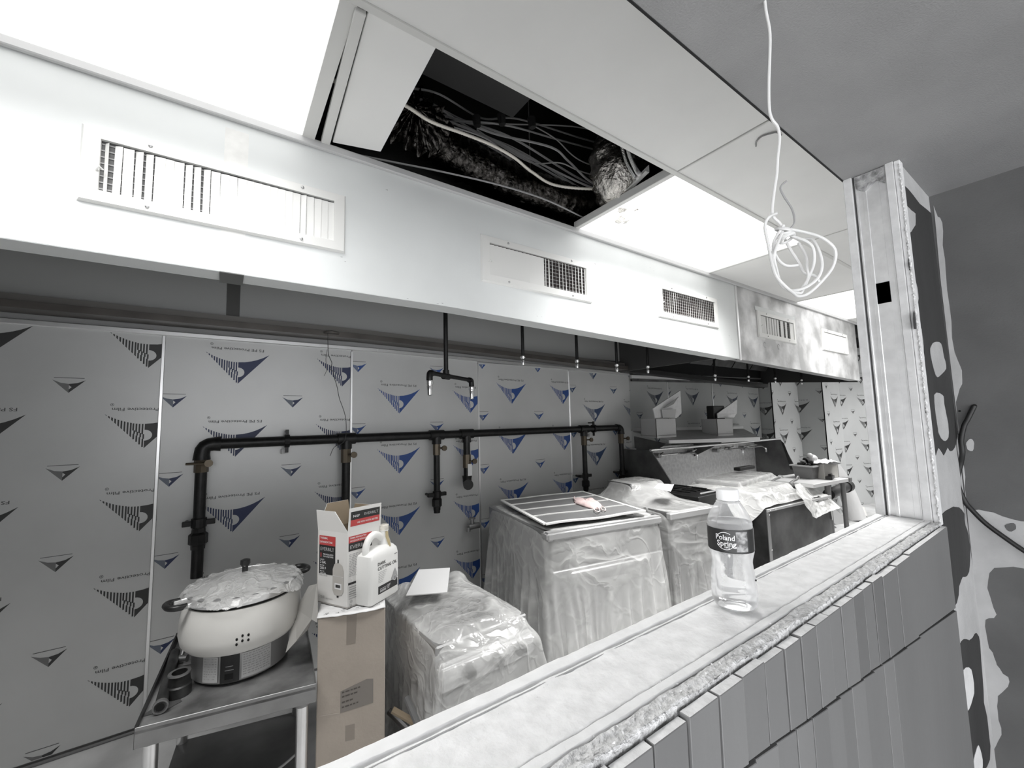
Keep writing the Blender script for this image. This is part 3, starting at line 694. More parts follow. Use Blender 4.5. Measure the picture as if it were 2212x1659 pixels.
# film seams taped over: front strip, lip strip, inner strip
b = MB(); xa, xb = PY(487, 270, YF)[0], PY(538, 290, YF)[0]
b.box((xa, YF-.0012, zb(0)), (xb, YF, 2.34)); b.build('seam_tape', mat('pale_tape', (.78, .78, .76), .45, 0, .06, 20), ha)
b = MB(); b.box((xa, YF, zb(0)-.0035), (xb, YF+.115, zb(0)-.0015)); b.build('seam_tape', mat('dark_tape', (.13, .13, .125), .4, .3), ha)
b = MB(); xa2, xb2 = PY(490, 640, 2.6)[0], PY(519, 640, 2.6)[0]; b.box((xa2, 2.597, 1.935), (xb2, 2.6, 2.34)); b.build('seam_tape', MATS['dark_tape'], ha)
# small scuffs and chips on the lip edge
rs = random.Random(3); b = MB()
b = None
for x, y in ((745, 565), (737, 555), (880, 645), (945, 656), (955, 655), (1160, 683), (1170, 684), (1222, 695), (1412, 585), (1404, 578), (1180, 560), (1545, 720), (1575, 725), (1580, 733), (835, 410), (1290, 580), (1285, 570)):
    p = PY(x, y, YF); s = rs.uniform(.003, .007); b = MB(); b.add([(p.x-s, YF-.0006, p.z), (p.x+s, YF-.0006, p.z+s*.3), (p.x+s*.7, YF-.0006, p.z-s*.4)], [(0, 1, 2)]); b.build('scuff_mark', mat('scuff', .42, .8), ha, kind='open')
# second hood in bare steel
hb = thing('exhaust_hood', 'scuffed bare steel exhaust hood at the far end, beyond the white-wrapped hood', 'range hood', (4.5, 2.1, 1.8))
mot = mat('mottled_steel', .40, .45, .35, lo=.4, hi=.62, scale=4, detail=8, col2=.78)
b = MB(); hood_front(b, 3.235, 5.86, 20); b.build('front_panel', mot, hb)
b = MB(); hood_lip(b, 3.235, 5.86, 20, .09); b.build('bottom_lip', mat('lip_steel', .42, .4, .5, .3, 6), hb)
b = MB(); b.box((3.207, YF-.006, zb(3.22)-.01), (3.235, YF+.02, 2.372)); b.build('corner_post', strip_m, hb, bevel=.004)
b = MB(); b.box((3.09, 2.60, 1.80), (5.86, 2.655, 2.35)); b.build('rear_panel', mat('hood_dark', .02, .5, .4), hb)  # near-black tone used inside the steel hood
b = MB(); b.box((3.09, YF+.02, 2.352), (5.86, 2.63, 2.374)); b.build('top_panel', mat('hood_dark', .02, .5, .4), hb)
b = MB(); b.slab([(5.83, YF+.02, 1.71), (5.83, 2.63, 1.80), (5.83, 2.63, 2.35), (5.83, YF+.02, 2.35)], (.03, 0, 0)); b.build('end_panel', mat('hood_end_dark', .05, .6, .3), hb)
b = MB(); b.slab([(5.825, YF+.3, 1.9), (5.825, YF+.34, 1.88), (5.825, 2.6, 2.25), (5.825, 2.6, 2.3)], (-.006, 0, 0)); b.build('brace', dark_steel, hb)
b = MB(); chan(b, 3.09, 5.83, 2.52, 2.66, 1.858, 1.90); b.build('grease_channel', mat('channel_dark', .018, .5, .2), hb)
for k in range(6):   # baffle filter panels inside
    x0 = 3.2+k*.43; b = MB(); b.slab([(x0, 2.50, 1.93), (x0+.41, 2.50, 1.93), (x0+.41, 2.25, 2.3), (x0, 2.25, 2.3)], (0, .02, .015)); b.build('filter_panel', mat('filter_steel', .045, .5, .6, .3, 8), hb)
for x, y in ((1652, 745), (1682, 749)):
    P = Print(); q = PY(x, y, YF); P.ring(q.x, q.z, .018, .006, 0, 14, .4, 5.2); P.mb(lambda u, v: V((u, YF-.0008, v))).build('scuff_ring', mat('ring_mark', .25, .6), hb, kind='open')
# ---------------------------------------------------------------- air registers
def register(i, x0, lab, nsl, angs, m_=vent_m, back=vent_d, inner=None):
    x1 = x0+.702; z0, z1 = 1.993, 2.217
    ix0, ix1, iz0, iz1 = x0+.042, x1-.042, z0+.037, z1-.036
    t = thing('air_register', lab, 'air vent', (x0+.351, YF, z0), 'air registers on the hood faces')
    b = MB(); o = [(x0, z0), (x1, z0), (x1, z1), (x0, z1)]; n = [(ix0, iz0), (ix1, iz0), (ix1, iz1), (ix0, iz1)]
    o2 = [(x0+.006, z0+.006), (x1-.006, z0+.006), (x1-.006, z1-.006), (x0+.006, z1-.006)]
    vs = [V((p[0], YF-.0005, p[1])) for p in o]+[V((p[0], YF-.011, p[1])) for p in o2]+[V((p[0], YF-.013, p[1])) for p in n]+[V((p[0], YF+.004, p[1])) for p in n]
    fs = []
    for r in range(3):
        for k in range(4): fs.append((r*4+k, r*4+(k+1) % 4, r*4+4+(k+1) % 4, r*4+4+k))
    b.add(vs, fs); b.build('frame', m_, t)
    b = MB(); b.box((ix0, YF-.0012, iz0), (ix1, YF-.0004, iz1)); b.build('damper', back, t)
    for k in range(8):
        zz = iz0+(iz1-iz0)*(k+.5)/8; b = MB(); b.box((ix0, YF-.0032, zz-.0018), (ix1, YF-.0012, zz+.0018)); b.build('rear_slat', mat('rear_slat', .30, .6), t)
    rs = random.Random(i)
    for k in range(nsl):
        xx = ix0+(ix1-ix0)*(k+.6)/nsl; a = math.radians(angs(k, rs)); wd = (ix1-ix0)/nsl*.54
        dx, dy = math.cos(a)*wd, -math.sin(a)*wd*.42
        b = MB(); tl = rs.uniform(-.0015, .0015)
        b.slab([(xx-dx, YF-.0075-dy, iz0), (xx+dx, YF-.0075+dy, iz0), (xx+dx+tl, YF-.0075+dy, iz1-.006), (xx-dx+tl, YF-.0075-dy, iz1-.006)], (0, .0014, 0))
        b.build('slat', m_, t)
    for sx in (.21, .79):
        for sz in (z0+.019, z1-.017):
            b = MB(); b.lathe([(.0055, 0), (.005, .002), (.0025, .0035)], (0, 0, 0), 12); b.v = [V((p.x+x0+.702*sx, YF-.0125-p.z, p.y+sz)) for p in b.v]; b.build('screw', mat('screw_grey', .45, .35, .7), t, smooth=True)
    b = MB(); b.tube([(ix0-.005, YF-.014, (iz0+iz1)/2-.02), (ix0+.002, YF-.022, (iz0+iz1)/2-.01), (ix0+.008, YF-.014, (iz0+iz1)/2-.015)], .0025, 6); b.build('lever', m_, t)
    return t
register(1, -.349, 'white air register nearest the camera, longest in view, left of the seam tape', 27, lambda k, r: 68 if k in (0,) else (45 if k in (1, 3, 4, 8, 9, 10, 22, 29) else r.uniform(8, 20)), back=mat('vent_mid', .10, .7))
register(2, .938, 'cream air register second from the left, with dark gaps between its right slats', 27, lambda k, r: (28 if k < 10 else 15) if k < 14 else r.uniform(-70, -52))
register(3, 2.227, 'cream air register on the white hood just left of the steel hood, with bent slats', 27, lambda k, r: r.uniform(-72, -48))
register(4, 3.534, 'air register on the bare steel hood with closed grey slats', 27, lambda k, r: r.choice([20, 30, -50, 10, -40, 25]), back=mat('vent_mid', .30, .7))
register(5, 4.853, 'faint white air register farthest away, beside the metal jamb', 24, lambda k, r: r.uniform(5, 12), back=mat('vent_light', .55, .7))
# white backing plate above register 4
b = MB(); b.box((3.515, YF-.003, 2.215), (4.25, YF+.0005, 2.25)); b.build('backing_plate', white_film, hb)
# ---------------------------------------------------------------- fire suppression drops
def nozzle(b, x, y, z, s=1.):
    b.lathe([(.013*s, 0), (.014*s, -.012*s), (.011*s, -.018*s), (.012*s, -.022*s), (.009*s, -.055*s), (.004*s, -.058*s)], (x, y, z), 12)
ny = 2.1
labs = ['first single black nozzle pipe right of the two-headed drop, ending in a chrome tip', 'second single black nozzle pipe right of the two-headed drop', 'third single nozzle pipe, just left of the first hood end panel', 'fourth single nozzle pipe, hanging in front of the dark hood corner', 'nozzle pipe hanging under the left part of the steel hood', 'nozzle pipe hanging under the middle of the steel hood', 'nozzle pipe right of middle under the steel hood', 'thin nozzle pipe with bright tip nearest the black hood end']
for lab, (px, py) in zip(labs, ((1130, 785), (1247, 792), (1333, 800), (1400, 803), (1545, 820), (1617, 822), (1675, 825), (1732, 828))):
    q = PY(px, py, ny); x, z = q.x, q.z
    t = thing('nozzle_pipe', lab, 'fire nozzle', (x, ny, z), 'fire suppression pipes under the hoods')
    b = MB(); b.cyl((x, ny, z+.045), (x, ny, 2.352), .0105, 12); b.build('pipe', black_pipe, t, smooth=True)
    b = MB(); nozzle(b, x, ny, z+.05, 1.1); b.build('nozzle_tip', chrome, t, smooth=True)
t = thing('nozzle_pipe', 'black two-headed nozzle pipe with two chrome tips, left of the single drops', 'fire nozzle', (1.02, ny, 1.62), 'fire suppression pipes under the hoods')
zt = PY(963, 813, ny).z
A = PY(928, 820, 1.98); B_ = PY(1018, 803, 2.24); T_ = V((1.018, ny, zt))
A.z = zt; B_.z = zt
b = MB(); b.cyl((1.018, ny, zt), (1.018, ny, 2.352), .0125, 14); b.build('pipe', black_pipe, t, smooth=True)
b = MB(); b.cyl(A, B_, .012, 14); b.build('cross_arm', black_pipe, t, smooth=True)
for e in (A, B_):
    d = (T_-e).normalized(); b = MB(); b.tube(spline([e+d*.03, e+d*.006+V((0, 0, -.002)), e+V((0, 0, -.022)), e+V((0, 0, -.04))], 5), .0165, 14); b.build('elbow', black_pipe, t, smooth=True)
    b = MB(); nozzle(b, e.x, e.y, e.z-.04, 1.35); b.build('nozzle_tip', chrome, t, smooth=True)
b = MB(); d = (B_-A).normalized(); b.cyl(T_-d*.028, T_+d*.028, .018, 14); b.cyl(T_, T_+V((0, 0, .035)), .018, 14); b.build('tee', black_pipe, t, smooth=True)
# ---------------------------------------------------------------- gas pipe on the wall
YP = 2.575
gp = thing('gas_pipe', 'black iron gas pipe run along the film-covered wall with six capped drops', 'pipe', (1.8, 2.6, .8))
def PPt(x, y): return PY(x, y, YP)
zmain = (PPt(600, 951).z+PPt(1100, 935).z)/2
xl, xr = PPt(437, 960).x, PPt(1341, 928).x
R = .026
b = MB(); b.cyl((xl+.06, YP, zmain), (xr-.05, YP, zmain), R, 18); b.build('header_pipe', black_pipe, gp, smooth=True)
def elbow(c, d1, d2, r=R*1.28, k=.075):
    c = V(c); d1 = V(d1); d2 = V(d2); b = MB()
    b.tube([c+d1*k, c+d1*k*.62]+[c+d1*k*.62*(1-t)**2+d2*k*.62*t**2 for t in (.25, .5, .75)]+[c+d2*k*.62, c+d2*k], [r*1.12, r*1.0, r, r, r, r, r*1.12], 18); b.build('elbow', black_pipe, gp, smooth=True)
elbow((xl, YP, zmain), (1, 0, 0), (0, 0, -1)); elbow((xr, YP, zmain), (-1, 0, 0), (0, 0, -1), R*1.15, .06)
def drop(px, ybot, valve_y, r=R*.86, clamp=None, union=None, cap=False, tee=True, elb=False):
    x = PPt(px, 960).x if px > 437 else xl; zb_ = PPt(px, ybot).z; zv = PPt(px, valve_y).z
    b = MB(); b.cyl((x, YP, zmain-.03), (x, YP, zb_), r, 16); b.build('drop_pipe', black_pipe, gp, smooth=True)
    if tee:
        b = MB(); b.cyl((x-.05, YP, zmain), (x+.05, YP, zmain), R*1.28, 18); b.cyl((x, YP, zmain), (x, YP, zmain-.06), R*1.2, 18); b.build('tee', black_pipe, gp, smooth=True)
    b = MB(); b.cyl((x, YP, zv+.045), (x, YP, zv-.045), r*1.22, 8); b.build('valve_body', mat('dull_brass', (.11, .09, .065), .4, .6), gp)
    b = MB(); b.cyl((x-.06 if px < 500 else x, YP-.02, zv), (x+.045, YP-.045, zv), .006, 8); b.cyl((x+.03, YP-.05, zv), (x+.03, YP-.062, zv), .018, 10); b.build('valve_handle', MATS['dull_brass'], gp, smooth=True)
    if clamp:
        zc = PPt(px, clamp).z; b = MB(); b.box((x-.065, YP-.012, zc-.012), (x+.065, YP+.012, zc+.012)); b.cyl((x, YP, zc-.022), (x, YP, zc+.022), r*1.3, 14); b.cyl((x-.05, YP, zc), (x-.05, WB-.003, zc), .009, 8); b.build('clamp', black_pipe, gp, bevel=.002)
    if union:
        zu = PPt(px, union).z; b = MB(); b.lathe([(r*1.15, -.05), (r*1.2, -.03), (r*1.6, -.022), (r*1.6, .02), (r*1.15, .03), (r*1.1, .05)], (x, YP, zu), 8); b.build('union', black_pipe, gp)
    return x, zb_
x, z = drop(437, 1245, 1000, r=R*.95, clamp=1128, union=1162, tee=False)
drop(748, 1120, 982, r=R*.9)
x, z = drop(943, 1108, 968, r=R*.8, clamp=1068, union=1085)
x, z = drop(1008, 1035, 996, r=R*.92, tee=True)
elbow((x, YP, PPt(1008, 1045).z+.0), (0, 0, 1), (-.35, -.93, 0), R*1.2, .055)
zt_ = PPt(1008, 1008).z; b = MB(); b.box((x-.012, YP-.036, zt_-.06), (x+.02, YP-.033, zt_+.02)); b.build('tag', paper, gp)
drop(1262, 1062, 950, r=R*.78, clamp=1028, union=1045)
drop(1342, 1064, 947, r=R*.82, clamp=1020, union=1034, tee=False)
for px in (620, 1283):
    x = PPt(px, 945).x; b = MB(); b.cyl((x-.012, YP, zmain), (x+.012, YP, zmain), R*1.35, 16); b.box((x-.008, YP-.006, zmain-.062), (x+.008, YP+.006, zmain+.062)); b.cyl((x, YP, zmain+.05), (x, WB-.003, zmain+.05), .006, 8); b.build('hanger_clamp', black_pipe, gp)
    b = MB(); b.box((x-.022, YP+.03, zmain-.07), (x+.006, WB-.002, zmain-.045)); b.build('anchor_block', seal_m, gp)
# wall valve
t = thing('wall_valve', 'small grey metal shut-off valve on the wall low, left of the big wrapped cabinet', 'valve', PY(1020, 1137, 2.62))
q = PY(1020, 1137, 2.585)
b = MB(); b.cyl(q+V((-.03, 0, 0)), q+V((.055, 0, 0)), .02, 12); b.cyl(q+V((.0, 0, 0)), q+V((0, 0, .05)), .012, 10); b.cyl(q+V((-.03, 0, 0)), q+V((-.03, 0, -.03)), .015, 10); b.cyl(q+V((.04, 0, 0)), V((q.x+.04, WB-.002, q.z)), .012, 10); b.build('valve_body', mat('dull_nickel', .3, .4, .7), t, smooth=True)
b = MB(); b.cyl(q+V((0, 0, .05)), q+V((0, 0, .058)), .024, 12); b.build('hand_wheel', MATS['dull_nickel'], t)
# wire drooping from the grease channel
t = thing('hanging_wire', 'thin dark kinked wire dangling down the wall from a flat disc on the hood channel', 'wire', PY(757, 945, 2.5))
pts = [(708, 718), (709, 760), (712, 772), (717, 785), (713, 797), (720, 803), (722, 815), (728, 835), (733, 860), (742, 885), (747, 905), (748, 930), (746, 945), (740, 957), (722, 966), (713, 985)]
b = MB(); b.tube(spline([PY(x, y, 2.53 if y > 900 else 2.49) for x, y in pts], 4), .0018, 6); b.build('wire', mat('dark_wire', .05, .5), t, smooth=True)
b = MB(); b.tube(spline([PY(x, y, 2.49) for x, y in [(707, 755), (704, 775), (705, 800), (700, 812)]], 5), .0013, 5); b.build('loose_strand', MATS['dark_wire'], t, smooth=True)
q = PY(716, 719, 2.49); b = MB(); b.lathe([(.04, -.006), (.042, 0), (.035, .006)], q, 18); b.build('disc', chm, t, smooth=True)
# thin line across the ceiling hole region : hanging rod in the plenum
# ================================================================ PLENUM CONTENT
def at(x, y, z): return PZ(x, y, z)
t = thing('hanger_rod', 'thin dark vertical hanger rod inside the open ceiling hole', 'rod', at(1150, 400, 2.7))
q = at(1148, 455, 2.55); b = MB(); b.cyl((q.x, q.y, 2.40), (q.x, q.y, 3.3), .003, 8); b.build('rod', cable_m, t, smooth=True)
cabs = [((835, 185, 2.62), (900, 205, 2.72), (1010, 262, 2.8), (1100, 268, 2.8), (1250, 275, 2.9)),
 ((838, 196, 2.62), (930, 225, 2.7), (1030, 285, 2.75), (1130, 330, 2.72), (1290, 425, 2.62)),
 ((838, 204, 2.62), (900, 232, 2.7), (1000, 262, 2.75), (1110, 300, 2.75), (1270, 395, 2.68)),
 ((836, 214, 2.6), (915, 216, 2.7), (1030, 288, 2.75), (1120, 335, 2.7), (1280, 418, 2.62)),
 ((838, 232, 2.6), (920, 262, 2.65), (1010, 262, 2.75), (1100, 272, 2.75), (1200, 300, 2.8)),
 ((835, 240, 2.6), (925, 250, 2.65), (1040, 290, 2.72), (1150, 345, 2.7), (1290, 410, 2.62)),
 ((833, 250, 2.58), (930, 262, 2.62), (1060, 305, 2.68), (1120, 370, 2.65), (1280, 440, 2.6)),
 ((836, 190, 2.65), (940, 200, 2.75), (1040, 255, 2.85), (1120, 257, 2.85), (1260, 300, 2.9)),
 ((1030, 275, 2.72), (1080, 292, 2.72), (1190, 318, 2.7), (1230, 350, 2.68), (1290, 400, 2.62)),
 ((1030, 280, 2.72), (1090, 320, 2.7), (1150, 352, 2.68), (1210, 352, 2.66), (1260, 372, 2.66)),
 ((1035, 285, 2.7), (1090, 330, 2.68), (1150, 385, 2.65), (1210, 405, 2.62), (1285, 432, 2.6)),
 ((1060, 300, 2.72), (1130, 340, 2.7), (1200, 380, 2.66), (1290, 436, 2.6)),
 ((1150, 270, 2.8), (1200, 300, 2.78), (1260, 350, 2.72)),
 ((836, 222, 2.6), (900, 240, 2.65), (980, 278, 2.7), (1080, 330, 2.66), (1180, 400, 2.62), (1290, 444, 2.58))]
for i, c in enumerate(cabs):
    c = c+((c[-1][0]+110, c[-1][1]+30, c[-1][2]+.12),)
    p = spline([at(*q) for q in c], 10); b = MB(); b.tube(p, .0035+.0012*(i % 3), 6)
    o = b.build('ceiling_cable', [cable_m, mat('mid_cable', .33, .55), cable_m][i % 3], smooth=True)
    tag(o, 'grey cable in the loose bundle crossing the open ceiling hole', 'cable', 'grey cables in the open ceiling hole')
p = spline([at(*q) for q in ((640, 150, 2.50), (848, 215, 2.55), (930, 262, 2.55), (1000, 288, 2.56), (1060, 312, 2.56), (1110, 340, 2.55), (1150, 372, 2.55), (1200, 400, 2.55), (1290, 408, 2.57), (1360, 400, 2.75))], 26)
b = MB(); b.tube(p, [.0075 if i % 2 else .0062 for i in range(len(p))], 10)
tag(b.build('armoured_cable', mat('cream_armour', (.92, .88, .80), .35), smooth=True), 'bright ribbed armoured cable, thickest one, sagging across the ceiling hole', 'cable')
p = spline([at(*q) for q in ((760, 332, 2.425), (850, 350, 2.44), (960, 372, 2.45), (1080, 400, 2.45), (1180, 432, 2.44), (1260, 470, 2.45))], 12)
b = MB(); b.tube(p, .004, 6); tag(b.build('ceiling_cable', cable_m, smooth=True), 'single dark cable sagging low along the hood side of the ceiling hole', 'cable')
# cable ties
for x, y in ((1031, 262), (1085, 258), (1150, 265)):
    q = at(x, y, 2.74); b = MB(); b.tube([q+V((-.006, 0, .02)), q+V((0, 0, -.025))], [.02, .016], 8); tag(b.build('cable_tie', black), 'black tie gathering the grey cable bundle in the ceiling hole', 'cable tie', 'black ties on the ceiling cables')
# crumpled foil duct drooping at the right of the hole
def crumple_tube(pts, r, n, nm, m_, parent, amp, ridge, freq, seed, squash=None):
    P_ = spline(pts, 14); b = MB(); k = len(P_)
    b.tube(P_, r, n, True)
    L = 0
    out = []
    for i in range(k):
        if i: L += (P_[i]-P_[i-1]).length
        for j in range(n):
            p = b.v[i*n+j]; c = P_[i]; d = p-c
            f = 1+ridge*abs(math.sin(L*freq+j*2*pi/n*.5))+amp*noise.noise(p*22+V((seed, 0, 0)))+amp*.7*noise.noise(p*60)
            out.append(c+d*f)
    b.v = out
    return b.build(nm, m_, parent, smooth='all')
t = thing('foil_duct', 'bright crumpled silver foil duct drooping at the right end of the ceiling hole', 'duct', at(1335, 370, 2.55))
q0 = at(1365, 300, 2.80); q1 = at(1342, 335, 2.68); q2 = at(1336, 372, 2.57); q3 = at(1350, 398, 2.52)
crumple_tube([q0+V((.05, -.05, .35)), q0+V((.02, 0, .15)), q1+V((0, 0, .03)), q2, q3+V((.03, .03, .0)), q3+V((.13, .14, .02))], .122, 44, 'foil_sleeve', foil, t, .16, .10, 46, 1)
t = thing('foil_duct', 'dull foil-wrapped duct lying along the hood side of the ceiling hole, with a puckered end', 'duct', at(900, 320, 2.6))
crumple_tube([(.62, 1.56, 2.62), (.8, 1.62, 2.60), (1.0, 1.64, 2.58), (1.2, 1.64, 2.56), (1.45, 1.62, 2.56), (1.75, 1.60, 2.56)], .09, 36, 'foil_sleeve', foil_d, t, .09, .12, 55, 3)
b = MB(); c = at(868, 335, 2.60); c = V((.58, 1.50, 2.60)); n_ = 60
def pk(u, v):
    a = 2*pi*u; r = .17*v; zz = .028*math.sin(a*17)*v+.02*noise.noise(V((math.cos(a)*9*v, math.sin(a)*9*v, 3)))
    return c+V((math.cos(a)*r*.9+.02*v, -.05+zz+.07*v, math.sin(a)*r*.85))
b.grid(pk, 120, 14); b.build('puckered_end', foil_d, t, smooth='all', kind='open')
# flexible conduits next to the silver duct
for k, (pts, r) in enumerate(((((1340, 300, 2.60), (1352, 345, 2.53), (1370, 378, 2.45), (1378, 384, 2.42)), .009), (((1352, 305, 2.58), (1362, 340, 2.51), (1375, 368, 2.45), (1383, 378, 2.42)), .010))):
    p = spline([at(*q) for q in pts], 26); b = MB(); b.tube(p, [r if i % 2 else r*.8 for i in range(len(p))], 10)
    tag(b.build('flex_conduit', mat('flex_metal', .5, .3, .9), smooth=True), ['smooth grey flexible conduit left of its twin, over the silver duct', 'coarse ribbed flexible conduit right of its twin, over the silver duct'][k], 'conduit')
# tilted white angle piece at the right corner of the hole
a_, c_ = at(1318, 452, 2.425), at(1402, 372, 2.45); d = (c_-a_).normalized(); s_ = d.cross(V((0, 0, 1))).normalized()
b = MB(); b.slab([a_, a_+s_*.02, c_+s_*.02, c_], (0, 0, .004)); b.slab([a_, a_+V((0, 0, .035)), c_+V((0, 0, .035)), c_], s_*-.003)
tag(b.build('angle_bar', bar_m, bevel=.001), 'loose white angle bar lying askew across the right corner of the ceiling hole', 'metal bar')
for k in range(3):
    p = spline([at(x+k*5, y+k*2, 2.41-.004*k) for x, y in ((1392, 398), (1384, 412), (1372, 420), (1371, 412))], 8); b = MB(); b.tube(p, .0014, 6); tag(b.build('loose_wire', mat('copper_wire', (.3, .2, .17), .4, .5), smooth=True), 'thin curled wire end hanging beside the askew white angle bar', 'wire', 'curled wire ends at the ceiling hole corner')
# ---------------------------------------------------------------- coiled white cable hanging from the grey ceiling
q = PZ(1652, 3, HEAD); xw, yw = q.x, q.y
def on_depth(x, y):      # vertical plane through the hang point, facing the camera roughly
    d = ray(x, y); n_ = V((cf.x, cf.y, 0)); k = (V((xw, yw, 0)).dot(n_))/d.dot(n_); return V((d.x*k, d.y*k, d.z*k+H))
wc = thing('coiled_cable', 'thin white cable hanging from the grey ceiling, its lower end looped into a coil', 'cable', (xw, yw, 1.45))
main = [(1652, 0), (1655, 25), (1663, 70), (1663, 120), (1661, 180), (1662, 235), (1668, 258), (1680, 275), (1684, 300), (1680, 340), (1678, 375), (1672, 415), (1668, 455), (1672, 470), (1684, 482), (1692, 495)]
b = MB(); b.tube(spline([on_depth(*p) for p in main], 6), .0021, 8); b.build('straight_run', white_wire, wc, smooth=True)
loops = [[(1672, 466), (1660, 470), (1654, 490), (1656, 530), (1655, 570), (1660, 605), (1680, 625), (1705, 635), (1725, 640), (1750, 632), (1775, 605), (1786, 580), (1783, 550), (1760, 525), (1735, 508), (1705, 495), (1692, 492)],
 [(1692, 492), (1675, 520), (1662, 555), (1657, 580), (1662, 598), (1690, 625), (1730, 632), (1742, 620), (1752, 590), (1750, 570), (1742, 545), (1730, 530), (1712, 515), (1694, 500)],
 [(1690, 498), (1672, 530), (1664, 560), (1676, 585), (1690, 602), (1700, 610), (1712, 625), (1738, 622), (1760, 600), (1765, 565), (1755, 520), (1745, 512)],
 [(1688, 490), (1672, 525), (1688, 552), (1712, 566), (1735, 567)], [(1706, 505), (1725, 528), (1742, 560), (1745, 585), (1760, 596), (1768, 610)],
 [(1745, 512), (1753, 545), (1748, 575), (1748, 600), (1740, 620)]]
for k, lp in enumerate(loops):
    P_ = []
    for i, (x, y) in enumerate(lp):
        p = on_depth(x, y); p += V((cf.x, cf.y, 0))*(.010*math.sin(i*.9+k*1.7)+.004*(k-2)); P_.append(p)
    b = MB(); b.tube(spline(P_, 6), .0021, 8); b.build('loop', white_wire, wc, smooth=True)
b = MB(); b.tube(spline([on_depth(*p) for p in [(1700, 500), (1714, 485), (1716, 472), (1710, 450), (1694, 425), (1686, 408), (1690, 398), (1699, 391)]], 6), .0013, 6); b.build('free_end', mat('grey_wire', .3, .5), wc, smooth=True)
b = MB()
for k in range(4):
    c = on_depth(1692+k*3, 497+k*6); b.tube([c+V((math.cos(a)*.009, math.sin(a)*.009, math.sin(a+k)*.004)) for a in [i*pi/6 for i in range(12)]], .0022, 6, closed=True)
b.build('wrap', white_wire, wc, smooth=True)
p = spline([PZ(x, y, CEIL-.004) for x, y in [(1633, 316), (1634, 306), (1645, 295), (1662, 289), (1678, 286), (1688, 292)]], 8); b = MB(); b.tube(p, .003, 6)
tag(b.build('loose_wire', mat('grey_wire', .3, .5), smooth=True), 'short curved grey wire sticking out of the white ceiling boards behind the hanging cable', 'wire')
# black cord from the hole in the side wall
pts = [(2105, 877), (2092, 905), (2085, 920), (2080, 950), (2083, 975), (2078, 1000), (2072, 1025), (2075, 1050), (2088, 1080), (2100, 1095), (2130, 1125), (2170, 1155), (2230, 1195), (2330, 1250), (2480, 1310), (2700, 1400)]
P_ = [PX(x, y, 1.70) for x, y in pts]
P_ = [p+V((-.004-.022*min(1, i*.3)*(.6 if i in (5, 6) else 1), 0, 0)) for i, p in enumerate(P_)]
b = MB(); b.tube(spline(P_, 8), .0058, 10); tag(b.build('electrical_cable', rubber, smooth=True), 'thick black cord coming out of a hole in the grey side wall', 'cord')
#%%PART4
# ================================================================ LOOSE THINGS
def FR(c, ang): return Matrix.Translation(V(c)) @ Matrix.Rotation(ang, 4, 'Z')
def loc(fr, p): return fr @ V(p)
# ---------------------------------------------------------------- stand with rice cooker
zt = .5
FL, FRr, BL = V((-.179, 1.676, 0)), V((.285, 1.583, 0)), V((-.125, 2.245, 0)); BR = BL+FRr-FL
t = thing('equipment_stand', 'low steel equipment stand with round legs, holding the rice cooker', 'table', ((FL+BR)/2))
b = MB(); b.hexa([FL+V((0, 0, zt-.012)), FRr+V((0, 0, zt-.012)), BR+V((0, 0, zt-.012)), BL+V((0, 0, zt-.012)), FL+V((0, 0, zt)), FRr+V((0, 0, zt)), BR+V((0, 0, zt)), BL+V((0, 0, zt))]); b.build('table_top', mat('scratched_steel', .32, .42, .7, .5, 6, .05, 60), t, bevel=.002)
def rim(a, c, inward):
    d = (c-a).normalized(); n = V((-d.y, d.x, 0))*inward
    b = MB(); b.hexa([a+V((0, 0, zt-.05)), c+V((0, 0, zt-.05)), c+n*.004+V((0, 0, zt-.05)), a+n*.004+V((0, 0, zt-.05)), a+V((0, 0, zt+.008)), c+V((0, 0, zt+.008)), c+n*.004+V((0, 0, zt+.008)), a+n*.004+V((0, 0, zt+.008))]); b.build('apron', mat('apron_steel', .30, .4, .7, .2, 5), t, bevel=.0012)
rim(FL, FRr, 1); rim(FRr, BR, 1)
b = MB(); b.slab([FL+V((0, 0, zt-.05)), BL+V((0, 0, zt-.05)), BL+V((0, 0, zt+.035)), FL+V((0, 0, zt+.012))], ((.006, 0, 0))); b.build('splash_edge', mat('splash_dark', .05, .4, .6), t)
b = MB(); b.slab([BL+V((0, 0, zt-.05)), BR+V((0, 0, zt-.05)), BR+V((0, 0, zt+.035)), BL+V((0, 0, zt+.035))], ((0, -.006, 0))); b.build('splash_edge', MATS['splash_dark'], t)
b = MB(); d = (FRr-FL).normalized(); b.slab([FL+d*.006+V((.0, .010, zt+.0006)), FRr+V((-.004, .010, zt+.0006)), FRr+V((-.004, .013, zt+.0006)), FL+d*.006+V((0, .013, zt+.0006))], (0, 0, .0004)); b.build('edge_groove', black, t)
for p, dx, dy in ((FL, .035, .04), (FRr, -.035, .04), (BL, .035, -.04), (BR, -.035, -.04)):
    q = p+V((dx, dy, 0)); b = MB(); b.cyl(q+V((0, 0, 0)), q+V((0, 0, zt-.05)), .019, 16); b.build('leg', alu, t, smooth=True)
    b = MB(); b.lathe([(.03, 0), (.026, -.05)], q+V((0, 0, zt-.012)), 14); b.build('leg_socket', MATS['apron_steel'], t, smooth=True)
b = MB(); b.hexa([FL+V((.02, .03, .12)), FRr+V((-.02, .03, .12)), BR+V((-.02, -.03, .12)), BL+V((.02, -.03, .12)), FL+V((.02, .03, .13)), FRr+V((-.02, .03, .13)), BR+V((-.02, -.03, .13)), BL+V((.02, -.03, .13))]); b.build('under_shelf', dark_steel, t)
